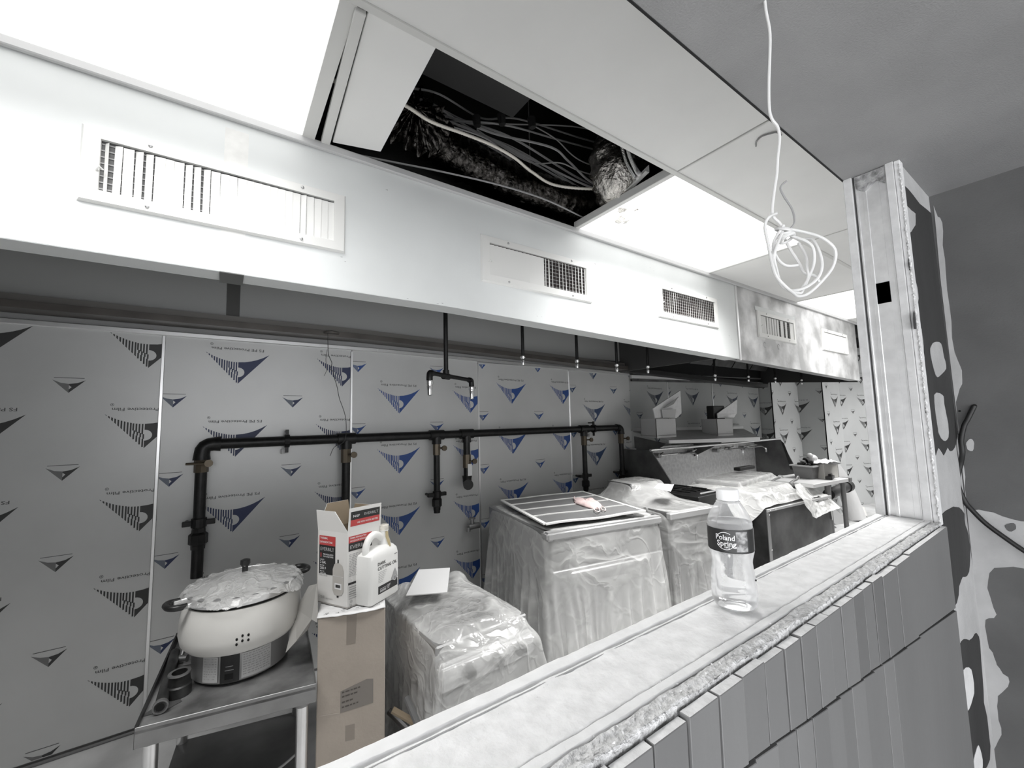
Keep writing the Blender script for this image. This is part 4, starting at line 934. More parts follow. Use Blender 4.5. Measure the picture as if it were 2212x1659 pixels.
b = MB(); b.tube(spline([(.02, 1.72, .15), (.1, 1.75, .17), (.19, 1.72, .20), (.26, 1.70, .245)], 8), .004, 8); tag(b.build('gas_hose', mat('pale_hose', .5, .5), smooth=True), 'thin pale hose rising to the right beneath the low steel stand', 'hose')
# cooker
cx, cy = .088, 1.905
t = thing('rice_cooker', 'large cream commercial rice cooker with aluminium lid and black handles on the low stand', 'rice cooker', (cx, cy, zt+.001))
C = V((cx, cy, 0))
b = MB(); b.lathe([(.135, zt+.001), (.15, zt+.012), (.152, zt+.10), (.16, zt+.11)], C, 64); b.build('base', mat('base_grey', .40, .35, .4), t, smooth=True)
b = MB(); b.lathe([(.150, zt+.105), (.172, zt+.108), (.186, zt+.125), (.192, zt+.155), (.190, zt+.20), (.184, zt+.235), (.178, zt+.251), (.170, zt+.251)], C, 72); b.build('body_shell', cooker_w, t, smooth=True)
b = MB(); b.lathe([(.170, zt+.25), (.174, zt+.262)], C, 64); b.build('seal_ring', bakelite, t, smooth=True)
b = MB(); b.lathe([(.180, zt+.261), (.182, zt+.265), (.181, zt+.29), (.17, zt+.293), (.165, zt+.287), (.12, zt+.305), (.06, zt+.318), (.004, zt+.322)], C, 72); b.build('lid', alu, t, smooth=True)
b = MB(); b.cyl(C+V((0, 0, zt+.31)), C+V((0, 0, zt+.345)), .010, 12); b.lathe([(.012, 0), (.017, .008), (.016, .022), (.006, .026)], C+V((0, 0, zt+.343)), 16); b.build('lid_knob', bakelite, t, smooth=True)
for ang in (math.radians(198), math.radians(18)):
    fr = FR((cx, cy, zt+.272), ang)
    for s in (-.032, .032):
        b = MB(); b.X = fr; b.box((.175, s-.006, -.007), (.205, s+.006, .005)); b.build('handle_bracket', alu, t, bevel=.002)
    b = MB(); b.X = fr; b.tube(spline([(.186, -.036, 0), (.212, -.037, .002), (.228, -.022, .003), (.231, 0, .003), (.228, .022, .003), (.212, .037, .002), (.186, .036, 0)], 6), .010, 10); b.build('handle', bakelite, t, smooth=True)
def cylmap(r, a0, z0, taper=0): return lambda u, v: C+V((math.sin(a0+u/r)*(r+taper*v), -math.cos(a0+u/r)*(r+taper*v), z0+v))
P = Print()
def subrect(P, u0, v0, u1, v1, mi, k=10):
    for i in range(k): P.rect(u0+(u1-u0)*i/k, v0, u0+(u1-u0)*(i+1)/k, v1, mi)
subrect(P, -.028, .002, .028, .088, 0)
P.mb(cylmap(.1545, -.27, zt+.012)).build('control_plate', black, t, kind='open')
P = Print(); subrect(P, -.012, .052, .010, .054, 0, 3); subrect(P, -.014, .040, .012, .042, 0, 3); subrect(P, -.014, .012, .010, .030, 1, 3)
P.mb(cylmap(.1552, -.27, zt+.012)).build('switch_print', [grey_ink, mat('gloss_black', .008, .1)], t, kind='open')
for (u0, u1) in ((-.088, -.036), (.034, .125)):
    P = Print(); subrect(P, u0, .006, u1, .086, 0)
    rs = random.Random(int(u1*999))
    for k in range(9):
        v = .078-k*.0078; u = u0+.004
        while u < u1-.008:
            w_ = rs.uniform(.004, .013); subrect(P, u, v, min(u+w_, u1-.004), v+.0032, 1, 2); u += w_+.003
    P.mb(lambda u, v: cylmap(.1532 , -.27, zt+.012)(u, v)+V((math.sin(-.27+u/.1532), -math.cos(-.27+u/.1532), 0))*.0006).build('instruction_label', [mat('label_silver', .58, .4), grey_ink], t, kind='open')
P = Print()
for u, v in ((-.004, .012), (.013, .010), (-.004, -.008+.004), (.013, -.008+.002), (-.020, .004), (-.020, -.012)): P.disc(u, v, .0036, 0, 10, ry=.0048)
P.mb(lambda u, v: C+V((math.sin(-.03+u/.1925)*.1925, -math.cos(-.03+u/.1925)*.1925, zt+.158+v))).build('vent_holes', hole_black, t, kind='open')
# film over the lid
G = drape((cx, cy), .3, (.42, .42), (70, 70), [], zt+.40, steps=60, iters=12, crumple=.16, seed=4, floor=0, spheres=[(0, 0, zt+.352, .020), (0, 0, zt-.05, .375)]+[(.17*math.cos(a), .17*math.sin(a), zt+.278, .022) for a in [i*pi/10 for i in range(20)]])
m_ = sheet_mb(G, lambda u, v: math.hypot(u, v) < .395+.02*math.sin(6*math.atan2(v, u))); o = m_.build('plastic_film', poly_cooker, smooth='all', kind='open', subsurf=1); tag(o, 'crinkled clear plastic film lying over the rice cooker lid', 'plastic film')
# bits on the stand
t = thing('pipe_nipple', 'dark steel pipe with flange lying at the left edge of the low stand', 'pipe', PZ(352, 1520, zt))
a_, c_ = PZ(346, 1528, zt+.022), PZ(378, 1410, zt+.022)
b = MB(); b.tube([a_, c_], .016, 14); b.build('pipe', mat('grimy_iron', .05, .45, .5, .4, 20), t, smooth=True)
b = MB(); b.cyl(a_-(c_-a_).normalized()*.0, a_+(c_-a_).normalized()*.012, .020, 16); b.build('pipe_end', mat('worn_metal', .3, .4, .8), t, smooth=True)
b = MB(); b.cyl(a_+(a_-c_).normalized()*.001, a_+(a_-c_).normalized()*.0005, .011, 12); b.build('bore', hole_black, t)
b = MB(); q = PZ(348, 1533, zt+.0015); b.add([q+V((-.05, -.005, 0)), q+V((-.01, .035, 0)), q+V((.045, .028, 0)), q+V((.05, .012, 0)), q+V((.01, -.012, 0))], [(0, 1, 2, 3, 4)]); b.build('dark_patch', mat('patch_dark', .06, .9), t, kind='open')  # flat dark patch lying under the front end of the pipe
q = PZ(386, 1500, zt)
t = thing('pipe_coupling', 'dark round coupling with pale rim standing between pipe and cooker on the stand', 'pipe fitting', q)
b = MB(); b.lathe([(.034, 0), (.034, .03), (.030, .034), (.028, .06), (.030, .063), (.030, .068), (.021, .068), (.020, .02)], q+V((0, 0, .001)), 24, caps=False); b.build('coupling_body', MATS['grimy_iron'], t, smooth=True)
b = MB(); b.lathe([(.0215, .0685), (.0305, .0685), (.031, .064), (.0215, .064)], q+V((0, 0, .001)), 24, caps=False); b.build('worn_rim', MATS['worn_metal'], t, smooth=True)
q = PZ(390, 1432, zt)
t = thing('valve_part', 'small shiny valve part lying behind the round coupling, left of the cooker', 'valve', q)
b = MB(); b.cyl(q+V((-.02, .01, .014)), q+V((.02, -.01, .014)), .013, 10); b.cyl(q+V((0, 0, .014)), q+V((.01, .02, .045)), .006, 8); b.cyl(q+V((.01, -.03, .006)), q+V((.05, -.04, .006)), .005, 8); b.build('valve_body', MATS['worn_metal'], t, smooth=True)
# ---------------------------------------------------------------- tall carton with box and jug
zc = .70
t = thing('tall_carton', 'tall brown cardboard carton standing on the floor between the low stand and the wrapped range', 'box', (.40, 1.70, 0))
fr = FR((.293, 1.621, 0), math.atan2(-.062, .213))
wC, dC = .222, .25
b = MB(); b.X = fr; b.box((0, 0, 0), (wC, dC, zc-.004)); b.build('carton_body', carton, t, bevel=.003)
b = MB(); b.X = fr; b.slab([(.092, -.0006, zc-.105), (.122, -.0006, zc-.105), (.126, -.0006, zc-.003), (.092, -.0006, zc-.003)], (0, .0004, 0)); b.build('packing_tape', pack_tape, t)
b = MB(); b.X = fr; b.slab([(.092, -.0006, .28), (.122, -.0006, .28), (.122, -.0006, .33), (.092, -.0006, .33)], (0, .0004, 0)); b.build('packing_tape', pack_tape, t)
b = MB(); b.X = fr; b.slab([(.075, -.0008, zc-.335), (.185, -.0008, zc-.315), (.185, -.0008, zc-.235), (.165, -.0014, zc-.222), (.075, -.0008, zc-.245)], (0, .0004, 0)) if False else b.prism([(.075, -.0008, zc-.325), (.182, -.0008, zc-.315), (.182, -.0008, zc-.235), (.160, -.0008, zc-.232), (.075, -.0008, zc-.255)], (0, .0004, 0)); b.build('shipping_label', mat('label_brown', (.22, .20, .18), .5), t)
P = Print(); rs = random.Random(8)
for k, (v, l) in enumerate(((-.262, .06), (-.276, .045), (-.294, .038), (-.310, .05))):
    u = .08
    while u < .08+l: w_ = rs.uniform(.006, .014); P.rect(u, v, u+w_, v+.0045, 0); u += w_+.003
P.mb(lambda u, v: fr @ V((u, -.0014, zc+v+.0+.12*(u-.08)))).build('label_print', mat('faded_ink', (.09, .08, .07), .6), t, kind='open')
b = MB(); b.X = fr; b.slab([(.01, -.0008, zc-.32), (.075, -.0008, zc-.325), (.075, -.0008, zc-.323), (.01, -.0008, zc-.318)], (0, .0004, 0)); b.build('crease', mat('pale_crease', (.52, .47, .42), .8), t)
# thin white liner on top of carton
b = MB(); b.X = fr
def lin(u, v): return (wC*u*1.02-.004, dC*v-.012*math.sin(u*3.1), zc+.001+.003*noise.noise(V((u*9, v*9, 2))))
b.grid(lin, 24, 24); o = b.build('foam_sheet', mat('foam_white', .74, .8, 0, .04, 30, .2, 60), smooth='all', kind='open', solid=.002); tag(o, 'white foam sheet with short black dashes on top of the tall carton', 'foam sheet')
P = Print(); rs = random.Random(2)
for k in range(26):
    u = rs.uniform(.01, .2); v = rs.uniform(.005, .12); P.poly([(u, v), (u+.010, v+.002), (u+.010, v+.004), (u, v+.002)], 0); P.rect(u+.009, v, u+.011, v+.005, 0)
P.mb(lambda u, v: fr @ V((u, v, zc+.0045))).build('dash_print', black, o, kind='open')
# expansion tank box
ztb = zc+.005
Lp, Fp, Rp = V((.312, 1.757, 0)), V((.389, 1.622, 0)), V((.520, 1.664, 0))
uL = (Lp-Fp); uR = (Rp-Fp); wL, wR = uL.length, uR.length; eL, eR = uL.normalized(), uR.normalized()
hb_ = .262
t = thing('tank_box', 'open white box printed with a grey tank and red panels, on tall carton', 'box', Fp+V((0, 0, ztb)))
Bp = Fp+uL+uR; up = V((0, 0, 1))
def wall4(a, c, name):
    n_ = (c-a).cross(up).normalized(); b = MB(); b.slab([a+up*ztb, c+up*ztb, c+up*(ztb+hb_), a+up*(ztb+hb_)], -n_*.003, 0)
    return b
def face(a, c, nm): # a left, c right as seen from outside
    b = wall4(a, c, nm); b.m = [0]*6
    b.m[0] = 0; b.m[1] = 1
    return b.build(nm, [white_card, carton_in], t)
face(Lp, Fp, 'side_panel'); face(Fp, Rp, 'side_panel'); face(Rp, Bp, 'side_panel'); face(Bp, Lp, 'side_panel')
b = MB(); b.prism([Lp+up*(ztb+.001), Fp+up*(ztb+.001), Rp+up*(ztb+.001), Bp+up*(ztb+.001)], up*.003); b.build('bottom_panel', carton_in, t)
def flap(a, c, out, h, cut, nm='flap', lean=.25, m_=None):
    n_ = V(out).normalized(); d = (c-a); top = up*(ztb+hb_); o_ = n_*h*lean+up*h
    b = MB(); b.prism([a+top, c+top, c+top+o_-d*cut[1], a+top+o_+d*cut[0]], -n_*.003, 0); b.m[0] = 0; b.m[1] = 1
    return b.build(nm, m_ or [white_card, carton_in], t)
nL = (Fp-Lp).cross(up).normalized(); nR = (Rp-Fp).cross(up).normalized()
flap(Lp, Fp, nL, .075, (.0, .38), lean=.12)
f2 = flap(Fp, Rp, nR, .088, (.02, .0), lean=.06)
flap(Rp, Bp, -nL, .072, (.3, .0), lean=.3)
flap(Bp, Lp, -nR, .088, (.0, .35), lean=.3)
# print on the left face
ml = plane_map(Lp+up*ztb, Fp-Lp, up, .0006); P = Print(); W_ = wL; Hh = hb_
P.rect(.06*W_, .40*Hh, .60*W_, .77*Hh, 0); P.rect(.06*W_, .80*Hh, .60*W_, .93*Hh, 1); P.rect(.06*W_, .765*Hh, .60*W_, .80*Hh, 0)
P.mb(ml).build('label_print', [black, red_ink], t, kind='open')
P = Print(); P.text('THERMAL', .09*W_, .885*Hh, .010, 0, fit=.26*W_); P.text('EXPANSION TANK', .09*W_, .83*Hh, .010, 0, fit=.42*W_)
P.text('EVERBILT', .10*W_, .725*Hh, .017, 2, fit=.46*W_)
P.rect(.10*W_, .63*Hh, .15*W_, .69*Hh, 1); P.text('PRE-PRESSURIZED', .2*W_, .665*Hh, .007, 0, fit=.34*W_); P.text('FOR POTABLE WATER', .2*W_, .635*Hh, .007, 0, fit=.34*W_)
for k, (a_, s_) in enumerate((('CAPACITY', '2 GAL'), ('MAX TEMP', '200 F'), ('MAX PSI', '150 PSI'))):
    P.text(a_, .1*W_, (.59-.08*k)*Hh, .006, 0, fit=.14*W_); P.text(s_, .1*W_, (.545-.08*k)*Hh, .013, 0, fit=.20*W_)
P.text('STEEL TANK', .06*W_, .375*Hh, .006, 4, fit=.3*W_); P.text('5 YEAR', .07*W_, .07*Hh, .014, 4, fit=.2*W_); P.text('LIMITED WARRANTY', .3*W_, .07*Hh, .006, 4, fit=.25*W_)
P.mb(plane_map(Lp+up*ztb, Fp-Lp, up, .0012)).build('label_text', [paper, mat('dark_red', (.25, .05, .05), .5), grey_ink, black, grey_ink], t, kind='open')
P = Print(); u0, v0 = .70*W_, .15*Hh
P.poly([(u0-.17*W_, v0+.06*Hh), (u0-.12*W_, v0+.01*Hh), (u0, v0-.01*Hh), (u0+.12*W_, v0+.01*Hh), (u0+.18*W_, v0+.06*Hh), (u0+.18*W_, v0+.34*Hh), (u0+.13*W_, v0+.41*Hh), (u0, v0+.44*Hh), (u0-.12*W_, v0+.41*Hh), (u0-.17*W_, v0+.34*Hh)], 0)
P.rect(u0-.02*W_, v0+.43*Hh, u0+.02*W_, v0+.48*Hh, 1); P.rect(u0-.03*W_, v0-.03*Hh, u0+.03*W_, v0-.005*Hh, 1)
P.mb(plane_map(Lp+up*ztb, Fp-Lp, up, .0016)).build('tank_picture', [tank_grey, black], t, kind='open')
P = Print(); P.rect(u0-.10*W_, v0+.08*Hh, u0+.12*W_, v0+.16*Hh, 0); P.rect(u0-.07*W_, v0+.1*Hh, u0+.09*W_, v0+.14*Hh, 1); P.rect(u0-.17*W_, v0+.25*Hh, u0+.18*W_, v0+.255*Hh, 2)
P.mb(plane_map(Lp+up*ztb, Fp-Lp, up, .0020)).build('tank_label', [paper, black, paper], t, kind='open')
mr_ = plane_map(Fp+up*ztb, Rp-Fp, up, .0006); P = Print(); W_ = wR
P.rect(.02*W_, .86*Hh, .72*W_, .95*Hh, 0); P.rect(.02*W_, .75*Hh, .72*W_, .86*Hh, 1); P.mb(mr_).build('label_print', [red_ink, black], t, kind='open')
P = Print(); P.rect(.02*W_, .30*Hh, .98*W_, .33*Hh, 1)
P.mb(mr_).build('label_print', [red_ink, black], t, kind='open')
P = Print(); P.text('THERMAL EXPANSION TANK', .05*W_, .915*Hh, .008, 0, fit=.5*W_); P.text('TANQUE DE EXPANSION', .05*W_, .875*Hh, .008, 0, fit=.55*W_); P.text('EVERBILT', .05*W_, .78*Hh, .018, 1, fit=.6*W_)
rs = random.Random(12)
for k in range(16):
    v = (.70-.022*k if k < 14 else .2-.03*(k-14))*Hh; u = .04*W_
    while u < .9*W_: w_ = rs.uniform(.004, .014); P.rect(u, v, min(u+w_, .93*W_), v+.0022, 1); u += w_+.0035
for k in range(6): P.rect(.04*W_, (.26-.03*k)*Hh, .8*W_, (.272-.03*k)*Hh, 1)
P.text('20', .06*W_, .06*Hh, .012, 1); P.text('kg', .06*W_, .025*Hh, .010, 1)
P.mb(plane_map(Fp+up*ztb, Rp-Fp, up, .0012)).build('label_text', [paper, grey_ink], t, kind='open')
top = up*(ztb+hb_); o_ = nR*.088*.06+up*.088
P = Print(); P.rect(.04*W_, .035, .92*W_, .055, 1) if False else None
P.poly([(.06*W_, .022), (.95*W_, .022), (.95*W_, .045), (.06*W_, .045)], 0); P.poly([(.06*W_, .045), (.95*W_, .045), (.95*W_, .075), (.06*W_, .075)], 1)
P.mb(plane_map(Fp+top, Rp-Fp, o_, .0008)).build('flap_print', [red_ink, black], t, kind='open')
P = Print(); P.text('USE WITH WATER HEATERS', .25*W_, .030, .009, 0, fit=.65*W_); P.text('EVERBILT', .45*W_, .055, .014, 1, fit=.45*W_); P.rect(.42*W_, .052, .47*W_, .07, 2) if False else None; P.text('NSF', .12*W_, .054, .012, 0, fit=.2*W_)
P.mb(plane_map(Fp+top, Rp-Fp, o_, .0014)).build('flap_text', [paper, grey_ink], t, kind='open')
# cutting oil jug
q = V((.478, 1.600, 0)); ang = math.atan2(1.671-1.585, .597-.46)
jq = PZ(800, 1314, zc+.004); jr = PZ(862, 1277, zc+.004); ang = math.atan2(jr.y-jq.y, jr.x-jq.x); jw = (jr-jq).length
t = thing('oil_jug', 'white plastic jug of dark cutting oil at the front right edge of the tall carton', 'jug', jq)
fr = FR((jq.x, jq.y, zc+.005), ang); jd = .085; jh = .19
b = MB(); b.X = fr
def ring(z, ins, u0=0, u1=None):
    u1 = jw if u1 is None else u1
    r = .014; pts = []
    for (cx_, cy_, a0) in ((u1-ins-r, ins+r, -pi/2), (u1-ins-r, jd-ins-r, 0), (u0+ins+r, jd-ins-r, pi/2), (u0+ins+r, ins+r, pi)):
        for i in range(5): a = a0+i*pi/8; pts.append((cx_+r*math.cos(a), cy_+r*math.sin(a), z))
    return pts
rings = [ring(0, .005), ring(.006, 0), ring(.10, -.001), ring(.155, 0), ring(.172, .003), ring(.185, .010, .02, jw-.004), ring(.192, .018, .038, jw-.006)]
vs = [p for r_ in rings for p in r_]; k = 20
b.add(vs, [(i*k+j, i*k+(j+1) % k, (i+1)*k+(j+1) % k, (i+1)*k+j) for i in range(len(rings)-1) for j in range(k)]+[tuple(range(k))[::-1], tuple((len(rings)-1)*k+j for j in range(k))])
b.build('jug_body', jug_m, t, smooth=True)
b = MB(); b.X = fr; b.tube(spline([(.020, jd/2, .165), (.022, jd/2, .20), (.038, jd/2, .226), (.062, jd/2, .236), (.088, jd/2, .228), (.104, jd/2, .212), (.110, jd/2, .195)], 6), [.013]*37, 12); b.build('handle', jug_m, t, smooth=True)
b = MB(); b.X = fr; sp = V((jw-.042, jd/2, .188)); b.lathe([(.030, -.008), (.026, .010), (.019, .03), (.0175, .05), (.0195, .052), (.0195, .06), (.017, .062)], sp, 18); b.build('neck', jug_m, t, smooth=True)
b = MB(); b.X = fr; b.lathe([(.0195, .0), (.020, .018), (.012, .020)], sp+V((0, 0, .055)), 18); b.build('cap', mat('stained_cap', (.7, .67, .6), .5, 0, .15, 80), t, smooth=True)
b = MB(); b.X = fr; b.tube([sp+V((-.004, -.019, .05)), sp+V((-.004, -.021, .03)), sp+V((-.002, -.027, .012)), sp+V((-.002, -.034, -.005))], [.005, .006, .006, .003], 8); b.build('oil_drip', oil_stain, t, smooth=True)
mj = lambda off: (lambda u, v: fr @ V((u, -.0012-off, v)))
P = Print(); P.rect(.040, .030, jw-.012, .058, 0)
P.mb(mj(0)).build('label_print', black, t, kind='open')
P = Print(); P.text('DARK', .036, .133, .0165, 0); P.text('CUTTING OIL', .036, .116, .0165, 0, fit=jw-.052)
rs = random.Random(4)
for k in range(7):
    v = .107-k*.006; u = .04
    while u < .085-k*.004: w_ = rs.uniform(.003, .009); P.rect(u, v, u+w_, v+.0016, 1); u += w_+.0016
P.rect(jw-.03, .150, jw-.014, .152, 0)
P.poly([(jw-.05, .062), (jw-.038, .078), (jw-.034, .088), (jw-.026, .098), (jw-.022, .090), (jw-.016, .080), (jw-.012, .062), (jw-.02, .056), (jw-.04, .056)], 1)
P.ring(jw-.028, .062, .008, .002, 2, 20); P.rect(jw-.031, .057, jw-.0293, .067, 0); P.rect(jw-.0262, .057, jw-.0245, .067, 0); P.rect(jw-.031, .0613, jw-.0245, .0627, 0)
P.rect(.048, .046, .085, .0475, 2); P.rect(.048, .035, .082, .043, 1)
for k in range(4): P.rect(.088, .048-k*.004, .108-k*.003, .0495-k*.004, 2)
P.mb(mj(.0006)).build('label_text', [black, grey_ink, paper], t, kind='open')
# torn carton sheet between cooker and carton
a0, a1, a2, a3, a4 = PZ(684, 1290, .70), PY(676, 1262, 1.80), PY(650, 1300, 1.86), PZ(616, 1408, zt+.02), PY(678, 1345, 1.66)
b = MB(); pts = [PY(684, 1262, 1.69), PY(667, 1266, 1.80), PY(640, 1315, 1.84), PY(628, 1365, 1.80), PY(617, 1410, 1.74), PY(640, 1385, 1.72), PY(663, 1362, 1.69), PY(673, 1338, 1.66), PY(685, 1345, 1.64)]
b.prism(pts, V((.004, .003, 0))); tag(b.build('cardboard_sheet', carton_g), 'torn grey cardboard flap leaning between rice cooker and tall carton', 'cardboard')
# ---------------------------------------------------------------- wrapped low range
t = thing('stock_range', 'low cooking range wrapped in clear film, with three knobs on its pale front panel', 'range', (.90, 1.78, 0))
aR = math.radians(2.0); fr = FR((.665, 1.475, 0), aR); wR_, dR_, zR = .425, .62, .545
b = MB(); b.X = fr; b.box((0, 0, .08), (wR_, dR_, zR)); b.build('range_body', mat('satin_steel', .38, .4, .6, .2, 5), t, bevel=.006)
b = MB(); b.X = fr; b.box((-.004, -.045, zR-.145), (wR_+.004, .0, zR-.055)); b.build('control_panel', mat('pale_panel', .66, .35, .2), t, bevel=.012, seg=3, smooth=True)
for k, u in enumerate((.11, .235, .345)):
    b = MB(); b.X = fr; b.cyl((u, -.045, zR-.10), (u, -.052, zR-.10), .030, 24); b.build('knob_ring', mat('ring_steel', .4, .3, .9), t, smooth=True)
    b = MB(); b.X = fr; b.cyl((u, -.05, zR-.10), (u, -.075, zR-.10), .022, 20, r2=.018); b.box((u-.004, -.084, zR-.12), (u+.004, -.07, zR-.08)); b.build('knob', mat('knob_dark', .04, .4), t, smooth=True)
b = MB(); b.X = fr; b.box((.02, -.012, .14), (wR_-.02, 0, zR-.17)); b.build('door', MATS['satin_steel'], t, bevel=.004)
for u in (.03, wR_-.03):
    for v in (.04, dR_-.04): b = MB(); b.X = fr; b.cyl((u, v, 0), (u, v, .08), .02, 10); b.build('leg', dark_steel, t)
for k in range(2):
    b = MB(); b.X = fr; c = V((wR_/2, .18+.28*k, zR)); b.tube([c+V((math.cos(a)*.10, math.sin(a)*.10, .018)) for a in [i*pi/10 for i in range(20)]], .007, 6, closed=True)
    for a in [i*pi/3 for i in range(6)]: b.tube([c+V((math.cos(a)*.03, math.sin(a)*.03, .018)), c+V((math.cos(a)*.15, math.sin(a)*.15, .018))], .006, 6)
    b.build('burner_grate', black_pipe, t)
G = drape((.665, 1.475), aR, (.98, 1.35), (84, 110), [(0, wR_, 0, dR_, 0, zR), (-.006, wR_+.006, -.09, 0, zR-.15, zR-.05), (.06, .36, .04, .54, zR, zR+.02)], zR+.12, steps=90, iters=14, crumple=.20, seed=11, off=(wR_/2-.02, dR_/2-.03), spheres=[(.20, .60, zR+.05, .07), (.29, .56, zR+.03, .07), (.10, .52, zR+.0, .06), (.36, .50, zR, .06), (.33, .14, zR-.01, .06), (.12, .2, zR, .04)])
o = sheet_mb(G).build('plastic_wrap', poly_white, smooth='all', kind='open', subsurf=1); tag(o, 'crumpled milky plastic sheet over the low range, heaped at its back', 'plastic sheet')
zp = .612
q = [PZ(877, 1288, zp), PZ(966, 1281, zp), PZ(972, 1228, zp+.03), PZ(905, 1232, zp+.03)]
b = MB(); b.slab(q, (0, 0, .004)); tag(b.build('paper_pad', paper), 'white paper pad lying on the crumpled plastic behind the low range front', 'paper')
# ---------------------------------------------------------------- big wrapped cabinet
aB = math.atan2(1.559-1.690, 2.124-1.375); fr = FR((1.375, 1.69, 0), aB); wB, dB, zB = .765, .80, .79
t = thing('wrapped_cabinet', 'big steel kitchen cabinet under clear plastic, carrying the filter grille on top', 'cabinet', (1.82, 2.0, 0))
b = MB(); b.X = fr; b.box((0, .03, .1), (wB, dB, zB)); b.build('cabinet_body', mat('cab_steel', .40, .36, .7, .15, 3), t, bevel=.006)
b = MB(); b.X = fr; b.box((.03, -.0, .12), (wB, .03, zB-.20)); b.build('front_panel', mat('cab_door', .55, .34, .45, .1, 3), t, bevel=.004)
b = MB(); b.X = fr; b.box((.03, .012, zB-.19), (wB, .03, zB-.045)); b.build('control_strip', mat('cab_dark', .14, .4, .5), t, bevel=.003)
b = MB(); b.X = fr; b.box((-.004, -.012, zB-.045), (wB+.004, .06, zB)); b.build('top_bullnose', mat('cab_door', .55), t, bevel=.01, seg=3, smooth=True)
b = MB(); b.X = fr; b.box((.12, -.035, zB-.235), (.60, -.012, zB-.205)); b.build('door_handle', strip_m, t, bevel=.006)
for u in (.04, wB-.04):
    for v in (.06, dB-.05): b = MB(); b.X = fr; b.cyl((u, v, 0), (u, v, .1), .022, 10); b.build('leg', dark_steel, t)
G = drape((1.375, 1.69), aB, (1.62, 1.95), (120, 140), [(0, wB, 0, dB, 0, zB), (.1, .62, -.045, 0, zB-.24, zB-.20)], zB+.10, steps=120, iters=16, crumple=.06, seed=21, off=(wB/2-.04, dB/2-.16))
o = sheet_mb(G).build('plastic_wrap', poly_bag, smooth='all', kind='open', subsurf=1); tag(o, 'clear plastic sheet draped over the big cabinet in long folds', 'plastic sheet')
# filter grille on top
zg_ = zB+.028
g0, g1, g2, g3 = PZ(1083, 1082, zg_), PZ(1178, 1134, zg_), PZ(1392, 1106, zg_), PZ(1258, 1063, zg_)
t = thing('filter_grille', 'white framed return air grille with dark fine louvres lying flat on the wrapped cabinet', 'grille', (g0+g2)/2)
def gp_(u, v, dz=0): return g0*(1-u)*(1-v)+g1*u*(1-v)+g2*u*v+g3*(1-u)*v+V((0, 0, dz+.005*math.sin(v*9)*(u-.3)))
def bar(u0, v0, u1, v1, wd, h, nm, m_, n=8):
    b = MB(); a = gp_(u0, v0); c = gp_(u1, v1); d = (c-a).normalized(); s_ = V((-d.y, d.x, 0))*wd
    P_ = [gp_(u0+(u1-u0)*i/n, v0+(v1-v0)*i/n) for i in range(n+1)]
    for i in range(n): b.hexa([P_[i]-s_, P_[i+1]-s_, P_[i+1]+s_, P_[i]+s_, P_[i]-s_+V((0, 0, h)), P_[i+1]-s_+V((0, 0, h)), P_[i+1]+s_+V((0, 0, h)), P_[i]+s_+V((0, 0, h))])
    return b.build(nm, m_, t)
for e in ((0, 0, 1, 0), (1, 0, 1, 1), (1, 1, 0, 1), (0, 1, 0, 0)): bar(*e, .011, .008, 'frame_bar', vent_m)
for u in (.25, .5, .75): bar(u, 0, u, 1, .004, .009, 'cross_bar', vent_m)
b = MB()
for k in range(4):
    for i in range(64):
        v = (i+.5)/64; a = gp_(.25*k+.01, v, .001); c = gp_(.25*k+.24, v, .001); d = (g3-g0).normalized()*.0028
        b.add([a-d, c-d, c+d+V((0, 0, .005)), a+d+V((0, 0, .005))], [(0, 1, 2, 3)])
b.build('louvre', mat('louvre_grey', .30, .5), t, kind='stuff')
b = MB(); b.add([gp_(0, 0, .0), gp_(1, 0, .0), gp_(1, 1, .0), gp_(0, 1, .0)], [(0, 1, 2, 3)]); b.build('filter_mat', mat('filter_black', .03, .9), t, kind='open')
# pink glove
zgl = zg_+.014
t = thing('rubber_glove', 'limp pale pink glove lying on the right half of the filter grille', 'glove', PZ(1275, 1092, zgl))
pal = [(1240, 1080), (1249, 1078), (1258, 1083), (1278, 1080), (1292, 1086), (1300, 1093), (1301, 1098), (1290, 1101), (1270, 1098), (1252, 1092), (1241, 1088)]
def soft(px, z0, dome, nm, m_, par):
    P_ = [PZ(x, y, z0) for x, y in smooth_poly(px, 4, 0)]; c = sum(P_, V((0, 0, 0)))/len(P_); b = MB(); n = len(P_); vs = []
    for k, (s, h) in enumerate(((1, 0), (.96, .35), (.8, .8), (.5, 1), (.2, 1.05))):
        vs += [c+(p-c)*s+V((0, 0, dome*h*(1+.4*noise.noise(p*30+V((0, 0, k)))))) for p in P_]
    b.add(vs, [(i*n+j, i*n+(j+1) % n, (i+1)*n+(j+1) % n, (i+1)*n+j) for i in range(4) for j in range(n)]+[tuple(4*n+j for j in range(n)), tuple(range(n))[::-1]])
    return b.build(nm, m_, par, smooth='all')
soft(pal, zgl-.010, .022, 'glove_body', pink, t)
for pts in ([(1290, 1096), (1296, 1102), (1291, 1106), (1284, 1101)], [(1298, 1094), (1306, 1097), (1308, 1102), (1300, 1101)]):
    pp = [PZ(x, y, zgl) for x, y in smooth_poly(pts, 4, 0)]; b = MB(); b.tube(pp, .003, 6, closed=True); b.build('cuff_loop', mat('pale_pink', (.80, .70, .68), .6), t, smooth=True)
for k, pts in enumerate(([(1246, 1084), (1240, 1077), (1241, 1073)], [(1250, 1082), (1246, 1077), (1247, 1075)])):
    b = MB(); b.tube([PZ(x, y, zgl) for x, y in pts], [.008, .006, .003], 8); b.build('glove_finger', pink, t, smooth=True)
